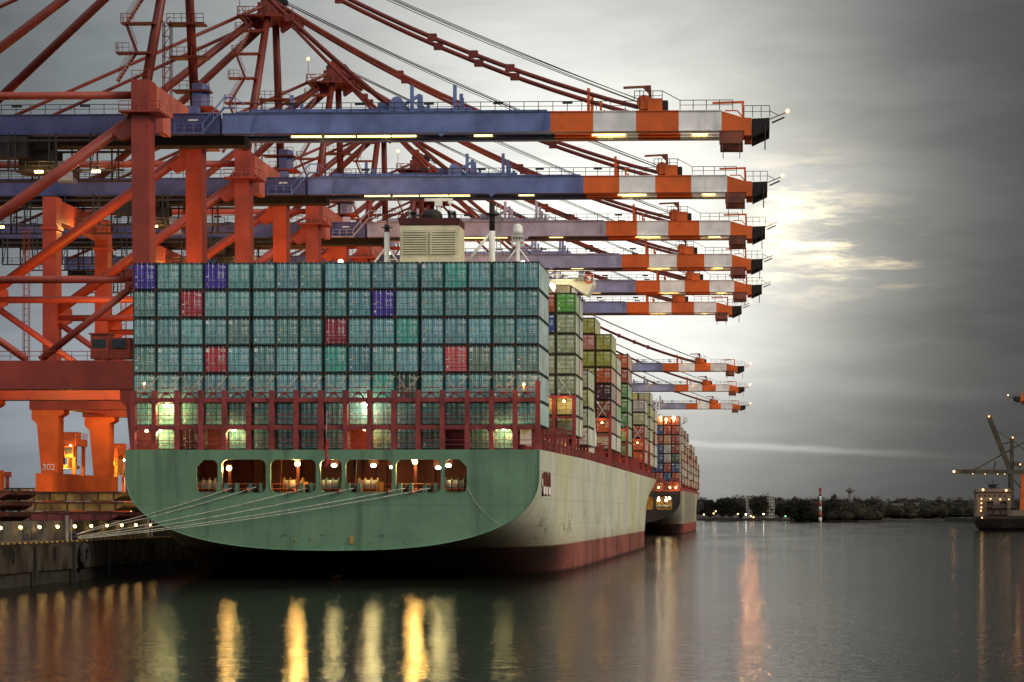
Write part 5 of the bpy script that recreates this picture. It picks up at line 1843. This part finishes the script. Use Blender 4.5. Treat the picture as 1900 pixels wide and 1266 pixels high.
# terrain: low bank rising to wooded hills
mb = MB()
nx, prof = 60, [(1990, -.5), (2000, 1.2), (2100, 2.5), (2400, 5), (2700, 13), (3000, 16), (3600, 14), (9000, 10)]
for j, (yy, z_) in enumerate(prof):
    for i in range(nx + 1):
        xx = -2500 + 5000 * i / nx
        hz = z_ * (1 + (.18 * math.sin(i * .9) + .12 * math.sin(i * 2.3) if j > 3 else 0))
        mb.v.append((xx, yy, hz))
for j in range(len(prof) - 1):
    for i in range(nx):
        a = j * (nx + 1) + i
        mb.f.append([a, a + 1, a + nx + 2, a + nx + 1]); mb.m.append(0); mb.sm.append(True)
tag(mb.build("far_hills", M["earth"]), kind="structure")
mb = MB()
spx0, spx1 = X_at(1460, 1730), X_at(1645, 1730)
mb.prism_z([(spx0, 1990), (spx0 + 4, 1790), (spx0 + 30, 1745), (spx1 - 20, 1722), (spx1, 1735), (spx1 + 4, 1770), (spx1 - 10, 2000)], -1, 1.2)
tag(mb.build("spit_land", M["earth"]), kind="structure")
mb = MB()
for i in range(640):
    xx = r5.uniform(-260, 420); yy = r5.choice((2380, 2560, 2760)) + r5.uniform(-60, 60)
    g = 5 if yy < 2460 else (9 if yy < 2650 else 13)
    h = r5.uniform(6, 12) * (1.4 if r5.random() < .12 else 1)
    w_ = r5.uniform(4, 12)
    leaves(mb, (xx, yy, g + h * .5), w_, w_, h * .52, 90, .95, r5)
    mb.ball((xx, yy + 2, g + h * .40), 1, 8, 6, sq=(w_ * .86, w_ * .9, h * .40))
tag(mb.build("hillside_wood", M["leaf_far"]), kind="stuff")
mb = MB()
for i in range(150):
    xx = r5.uniform(spx0 + 8, spx1 - 2); yy = r5.uniform(1745, 1960)
    edge = min(1, (spx1 - xx) / 10 + .5)
    h = r5.uniform(5.5, 12.5) * edge
    w_ = r5.uniform(2.5, 7.5)
    leaves(mb, (xx, yy, .8 + h * .5), w_, w_, h * .50, 90, .8, r5)
    mb.ball((xx, yy + 1.5, .6 + h * .46), 1, 8, 6, sq=(w_ * .9, w_ * .9, h * .46))
for i in range(150):
    xx = r5.uniform(X_at(1640, 2020), X_at(1905, 2020)); yy = r5.uniform(2015, 2250)
    h = r5.uniform(6, 13); w_ = r5.uniform(5, 9)
    leaves(mb, (xx, yy, 2 + h * .5), w_, w_, h * .5, 60, 1.0, r5)
    mb.ball((xx, yy + 1.5, 1.6 + h * .46), 1, 8, 6, sq=(w_ * .9, w_ * .9, h * .46))
tag(mb.build("shore_wood", M["leaf"]), kind="stuff")

def tree(px, top, Y, w_, label, base=1.5):
    p = W(px, top, Y)
    h = p.z - base
    o = empty("broadleaf_tree", (p.x, Y, base))
    mb = MB(); mb.tube((p.x, Y, base), (p.x + .3, Y, base + h * .5), .55, 8, r2=.28)
    for k in range(5):
        a = k * 1.3
        mb.tube((p.x + .2, Y, base + h * (.25 + .05 * k)), (p.x + w_ * .6 * math.cos(a), Y + w_ * .6 * math.sin(a), base + h * (.5 + .06 * k)), .2, 6, r2=.06)
    mb.build("trunk", M["bark"], o)
    mb = MB()
    for k in range(9):
        a = r5.uniform(0, 6.28); q_ = r5.uniform(.1, .62)
        cz = base + h * r5.uniform(.34, .80)
        rr = w_ * r5.uniform(.38, .60)
        leaves(mb, (p.x + w_ * q_ * math.cos(a), Y + w_ * q_ * math.sin(a), cz), rr, rr, rr * .85, 130, .75, r5)
    leaves(mb, (p.x, Y, base + h * .55), w_ * .8, w_ * .8, h * .44, 380, .9, r5)
    mb.build("crown", M["leaf"], o)
    tag(o, label, "tree", "trees along the far bank")
TR = [(1318, 926, 7, "dark tree on the far bank beside the second ship's hull"), (1340, 923, 6, "dark tree on the far bank left of the lit gap"),
      (1355, 921, 8, "broad dark tree standing left of the pair of white blocks"), (1408, 918, 11, "largest round tree standing between the two white blocks"),
      (1450, 934, 6, "low tree just right of the two white blocks"), (1468, 930, 7, "tree above the small white river sign"),
      (1492, 926, 8, "rounded tree at the near end of the wooded spit, left of the lighthouse"), (1545, 927, 8, "rounded tree just right of the striped lighthouse"),
      (1375, 938, 5, "small tree in front of the tall left white block")]
for px, top, w_, lab in TR:
    tree(px, top, 1990 if px < 1465 else 1760, w_, lab, 1.2)

# lighthouse with red and white bands
YLH = 1741.
p = W(1522, 966, YLH)
lh = empty("lighthouse", (p.x, YLH, 0))
zs_ = [Z_at(v, p.x, YLH) for v in (969, 960, 950, 940, 931, 921, 911)]
for k in range(6):
    mb = MB(); mb.tube((p.x, YLH, zs_[k] + (.002 if k else 0)), (p.x, YLH, zs_[k + 1]), 1.12 - .05 * k, 18, r2=1.12 - .05 * (k + 1))
    mb.build("tower_band", M["lh_white"] if k % 2 == 0 else M["lh_red"], lh)
mb = MB(); mb.tube((p.x, YLH, zs_[6]), (p.x, YLH, zs_[6] + .35), 1.5, 18); mb.tube((p.x, YLH, zs_[6] + .35), (p.x, YLH, zs_[6] + 1.8), 1.0, 18); mb.tube((p.x, YLH, zs_[6] + 1.8), (p.x, YLH, zs_[6] + 2.6), 1.3, 18, r2=.2)
mb.build("lantern_room", M["lh_red"], lh)
tag(lh, "slim red and white banded lighthouse in front of the wooded spit", "lighthouse")
# tower on the hill
YTW = 2650.
p = W(1578, 930, YTW)
tw = empty("water_tower", (p.x, YTW, 12))
mb = MB(); mb.tube((p.x, YTW, 10), (p.x, YTW, Z_at(913, p.x, YTW)), 2.4, 12); mb.build("shaft", M["shore_grey"], tw)
z_ = Z_at(914, p.x, YTW)
mb = MB(); mb.tube((p.x, YTW, z_), (p.x, YTW, z_ + 1.5), 2.4, 14, r2=5.2); mb.tube((p.x, YTW, z_ + 1.5), (p.x, YTW, z_ + 3.2), 5.2, 14); mb.tube((p.x, YTW, z_ + 3.2), (p.x, YTW, z_ + 5.6), 2.2, 12); mb.build("tower_head", M["shore_grey"], tw)
tag(tw, "grey water tower with a wide head rising over the wooded hill", "tower")

def block(px0, px1, top, bot, Y, depth, mat, label, nwin, name="apartment_block", cat="building"):
    a, b_ = W(px0, bot, Y), W(px1, top, Y)
    o = empty(name, ((a.x + b_.x) / 2, Y, 1.2))
    mb = MB(); mb.box(a.x, b_.x, Y, Y + depth, 1.0, b_.z); mb.build("wall", mat, o)
    mb = MB(); mb.box(a.x - .3, b_.x + .3, Y - .3, Y + depth + .3, b_.z + .003, b_.z + .5); mb.build("roof", M["shore_grey"], o)
    nx_, nz_ = nwin
    for i in range(nx_):
        for j in range(nz_):
            xx = a.x + (b_.x - a.x) * (i + .5) / nx_; z0 = 2.5 + (b_.z - 3.2) * (j + .3) / nz_
            mb = MB(); mb.box(xx - .6, xx + .6, Y - .06, Y - .004, z0, z0 + 1.2); mb.build("window", M["glass"], o)
    tag(o, label, cat)
block(1384.5, 1396, 921, 966, 2060, 14, M["shore_white"], "tall white tower block left of the big round tree", (2, 6))
block(1423, 1437, 923, 966, 2040, 14, M["shore_white"], "white tower block right of the big round tree", (3, 6))
block(1362, 1384, 944, 966, 2050, 12, M["shore_grey"], "low grey riverside building beside the tall white block", (5, 1), "riverside_building")
block(1376, 1390, 951, 966, 2025, 8, M["shore_white"], "small bright gabled boathouse with lamps on the far bank", (2, 1), "boathouse")
block(1655, 1676, 935, 940, 2350, 10, M["shore_grey"], "pale house among the trees on the wooded hill", (4, 1), "hillside_house")
block(1697, 1706, 934, 940, 2360, 9, M["shore_grey"], "second pale house among the hill trees, nearer the feeder ship", (2, 1), "hillside_house")
# bank lamps
for px, py, kind, lab in ((1306, 955, "far", "bank lamp beside the second ship's bow"), (1324, 953, "far", "bank lamp left of the pair of lamps"), (1328, 949, "far", "brighter bank lamp of the pair near the dark trees"),
                     (1369, 954, "far", "bank lamp in front of the low grey building"), (1384, 955, "white", "bright white lamp at the boathouse"), (1393, 958, "far", "yellow lamp just right of the boathouse"),
                     (1398, 960, "far", "lowest yellow lamp near the boathouse jetty"), (1417, 954, "white", "lamp at the foot of the second tower block"), (1457.5, 958, "greenlamp", "green navigation lamp on the far bank")):
    Y = 1984.
    p = W(px, py, Y)
    o = empty("bank_lamp", (p.x, Y, 0))
    mb = MB(); mb.tube((p.x, Y + .4, -.5), (p.x, Y + .4, p.z), .12, 6); mb.build("pole", M["bark"], o)
    mb = MB(); mb.ball((p.x, Y, p.z), .55, 8, 6); mb.build("bulb", E[kind], o)
    tag(o, lab, "lamp")
p = W(1464, 957, 1984)
o = empty("river_sign", (p.x, 1984, 0))
mb = MB(); mb.box(p.x - 1.6, p.x + 1.6, 1983.8, 1984, p.z - .9, p.z + .9); mb.build("sign_board", M["shore_white"], o)
mb = MB(); mb.tube((p.x, 1984.1, -.5), (p.x, 1984.1, p.z - .9), .12, 6); mb.build("pole", M["bark"], o)
tag(o, "small white board sign standing at the far waterline", "sign")
mb = MB()
xa, xb = X_at(1296, 1988), X_at(1450, 1988)
mb.box(xa, xb, 1988, 1992, -1, 2.2)
tag(mb.build("bank_wall", M["dark_hull"]), "dark low quay wall along the far bank below the lamps", "wall")

# ------------------------------------------------------------------ feeder ship at the opposite berth
YFd = 934.
x0 = X_at(1811, YFd)
fs_ = empty("feeder_ship", (x0, YFd, 0))
mb = MB()
Ls = 120.
vs, fcs = [], []
st = [(0, .62), (3, .8), (10, .97), (25, 1), (80, 1), (100, .75), (112, .4), (120, .02)]
for xx, k in st:
    for sy in (-1, 1):
        for z_, kk, dx_ in ((-1, .55, 3 if xx < 5 else 0), (1.2, .85, 1.2 if xx < 5 else 0), (4.6, 1, 0), (5.6, 1, 0)):
            vs.append((x0 + xx + dx_, YFd + 8.5 + sy * 8.5 * k * kk, z_ + (1.4 if xx > 90 and z_ > 4 else 0)))
for i in range(len(st) - 1):
    for s_ in range(2):
        for j in range(3):
            a = i * 8 + s_ * 4 + j
            fcs.append((a, a + 8, a + 9, a + 1) if s_ == 0 else (a, a + 1, a + 9, a + 8))
fcs.append((3, 2, 1, 0, 4, 5, 6, 7))
for i in range(len(st) - 1):
    fcs.append((i * 8 + 3, i * 8 + 11, i * 8 + 15, i * 8 + 7))
mb.add(vs, fcs)
mb.build("hull", M["dark_hull"], fs_)
mb = MB(); mb.box(x0 + 12, x0 + 80, YFd - .1, YFd + .2, 5.7, 8.0); mb.box(x0 + 12, x0 + 80, YFd + .2, YFd + 16, 5.6, 6.1)
mb.build("bulwark", M["feeder_paint"], fs_)
pz = Z_at(913, x0, YFd)
xw = X_at(1878, YFd)
mb = MB()
mb.box(x0 + .4, xw - .2, YFd + 2, YFd + 14, 5.6, pz)
mb.box(x0, xw + .3, YFd + 1.4, YFd + 14.6, pz + .003, pz + .5)
mb.box(x0 + .6, xw - .3, YFd + 2.2, YFd + 13, pz + .503, pz + 1.3)
dh = mb.build("deckhouse", M["feeder_paint"], fs_)
for k in range(6):
    mb = MB(); xx = x0 + 1.2 + k * (xw - x0 - 2.2) / 6; mb.box(xx, xx + .7, YFd + 1.93, YFd + 1.99, pz - 1.9, pz - 1.2); mb.build("window", M["glass"], dh)
fx0, fx1 = X_at(1838, YFd), X_at(1851, YFd)
mb = MB(); mb.box(fx0, fx1, YFd + 4, YFd + 9, pz + 1.3, Z_at(899, x0, YFd)); mb.box(fx0 - .5, fx1 + .5, YFd + 3.6, YFd + 9.4, Z_at(900, x0, YFd), Z_at(900, x0, YFd) + .3)
mb.build("funnel", M["black"], fs_)
mb = MB(); xm = X_at(1845, YFd); mb.tube((xm, YFd + 5, pz + 1), (xm, YFd + 5, Z_at(890, x0, YFd)), .2, 6); mb.bar((xm - 3.2, YFd + 5, Z_at(895, x0, YFd)), (xm - .2, YFd + 5, Z_at(895, x0, YFd)), .12, .12); mb.tube((X_at(1855, YFd), YFd + 5, pz + .5), (X_at(1855, YFd), YFd + 5, Z_at(897, x0, YFd)), .1, 6)
mb.build("mast", M["black"], fs_)
for px, py, kind, pw in ((1824, 909, "sodium", 800), (1867, 910, "sodium", 700), (1821, 926, "sodium", 260), (1821, 934, "sodium", 160), (1821, 942, "sodium", 160), (1838, 926, "sodium", 300), (1856, 927, "sodium", 300), (1872, 927, "sodium", 300), (1820, 948, "sodium", 120), (1822, 961, "sodium", 90)):
    p = W(px, py, YFd + .9)
    mb = MB(); mb.ball(p, .40 if pw > 600 else .22, 8, 6); mb.box(p.x - .08, p.x + .08, p.y, p.y + 1.1, p.z + .1, p.z + .25); mb.build("deck_lamp", E["far"], fs_)
    lamp(p + Vector((0, -.8, 0)), pw * .035, SOD, .4)
tag(fs_, "small dark feeder ship with a lamp-lit white deckhouse at the right edge", "ship")
DKC = (.02, .018, .02)
for k, (pxc, n, rgb, nm) in enumerate(((1837, 2, DKC, "near black"), (1850, 1, (.05, .02, .02), "dark brown"), (1863, 2, (.025, .02, .022), "charcoal"), (1881, 1, (.30, .07, .03), "red"))):
    for j in range(n):
        container((X_at(pxc, YFd) , YFd + .9, 6.15 + j * 2.64), 2.6, 6.2, rgb, f"{nm} container {'on top of another ' if j else ''}before the feeder ship's lit deckhouse", "containers on the feeder ship", 0)

# ------------------------------------------------------------------ dark crane with a raised jib beyond the feeder ship
YK = 1500.
kc = empty("quay_crane", (X_at(1880, YK), YK, 2))
def Kp(px, py): return W(px, py, YK)
mb = MB(); mb.bar(Kp(1772, 875), Kp(1905, 876.5), 3, 2.6); mb.bar(Kp(1905, 876.5), Kp(1990, 877), 3, 2.6); mb.build("boom", M["navy_crane"], kc)
mb = MB(); mb.bar(Kp(1874, 872), Kp(1835, 774), 3.2, 2.8); mb.build("raised_jib", M["navy_crane"], kc)
mb = MB(); mb.bar(Kp(1877.5, 955), Kp(1877.5, 813), 2.6, 2.2); mb.bar(Kp(1873, 955), Kp(1873, 880), 1.6, 1.6); mb.build("mast", M["navy_crane"], kc)
mb = MB()
for a, b_, w_ in (((1808, 872), (1900, 821), .9), ((1848, 798), (1876, 818), .35), ((1858, 825), (1876, 820), .8), ((1880, 818), (1905, 838), .5), ((1872, 880), (1900, 912), .8), ((1890, 870), (1905, 855), .7)):
    p, q_ = Kp(*a), Kp(*b_)
    mb.bar(p, q_, w_, w_)
mb.build("stay_frame", M["navy_crane"], kc)
mb = MB(); p = Kp(1886, 866); mb.box(p.x - 1.9, p.x + 1.9, YK - 2.4, YK + 2, p.z, p.z + 3.2); mb.bar(Kp(1844, 872), Kp(1847, 856), .9, .9); mb.build("machine_house", M["navy_crane"], kc)
for (a, b_), kind, r_ in (((1770, 875), "sodium", .55), ((1805, 879.5), "far", .22), ((1828, 880), "far", .22), ((1851, 880), "far", .22), ((1864, 880), "far", .22), ((1835, 773), "redlamp", .45), ((1879, 812), "redlamp", .4), ((1893, 862), "redlamp", .4)):
    p = W(a, b_, YK - 2.4)
    mb = MB(); mb.ball(p, r_, 8, 6); mb.bar(p, p + Vector((0, 1.5, .1)), .15, .15); mb.build("lamp", E[kind], kc)
mb = MB(); p = Kp(1896, 955); p1 = Kp(1899, 880); mb.bar(p, p1, 3, 2.8); mb.build("leg", M["crane_orange"], kc)
lamp(W(1888, 930, YK - 25), 350, SOD, .8)
lamp(W(1768, 875, YK - 6), 300, SOD, .6)
tag(kc, "dark quay crane with one boom level and one jib raised, beyond the feeder ship", "crane")
mb = MB()
xq = X_at(1850, 1480)
mb.prism_z([(xq, 1470), (xq + 900, 1470), (xq + 900, 1900), (xq, 1900)], -2, 3.)
tag(mb.build("opposite_quay_ground", M["wet_wall"]), kind="structure")
tlamp = lamp(W(1866, 749, 1068), 400, SODY, .5)

scene.view_settings.view_transform = "Standard"
scene.view_settings.look = "None"
scene.view_settings.exposure = 0
scene.view_settings.gamma = 1
scene.render.engine = "CYCLES"
cy = scene.cycles
cy.use_denoising = True
try:
    cy.denoiser = "OPENIMAGEDENOISE"
    cy.denoising_input_passes = "RGB_ALBEDO_NORMAL"
    cy.denoising_prefilter = "ACCURATE"
except Exception:
    pass
cy.use_light_tree = True
cy.max_bounces = 6
cy.diffuse_bounces = 2
cy.glossy_bounces = 3
cy.transmission_bounces = 2
cy.sample_clamp_indirect = 4
cy.sample_clamp_direct = 0
cy.caustics_reflective = False
cy.caustics_refractive = False
cy.use_adaptive_sampling = True
cy.adaptive_threshold = .02
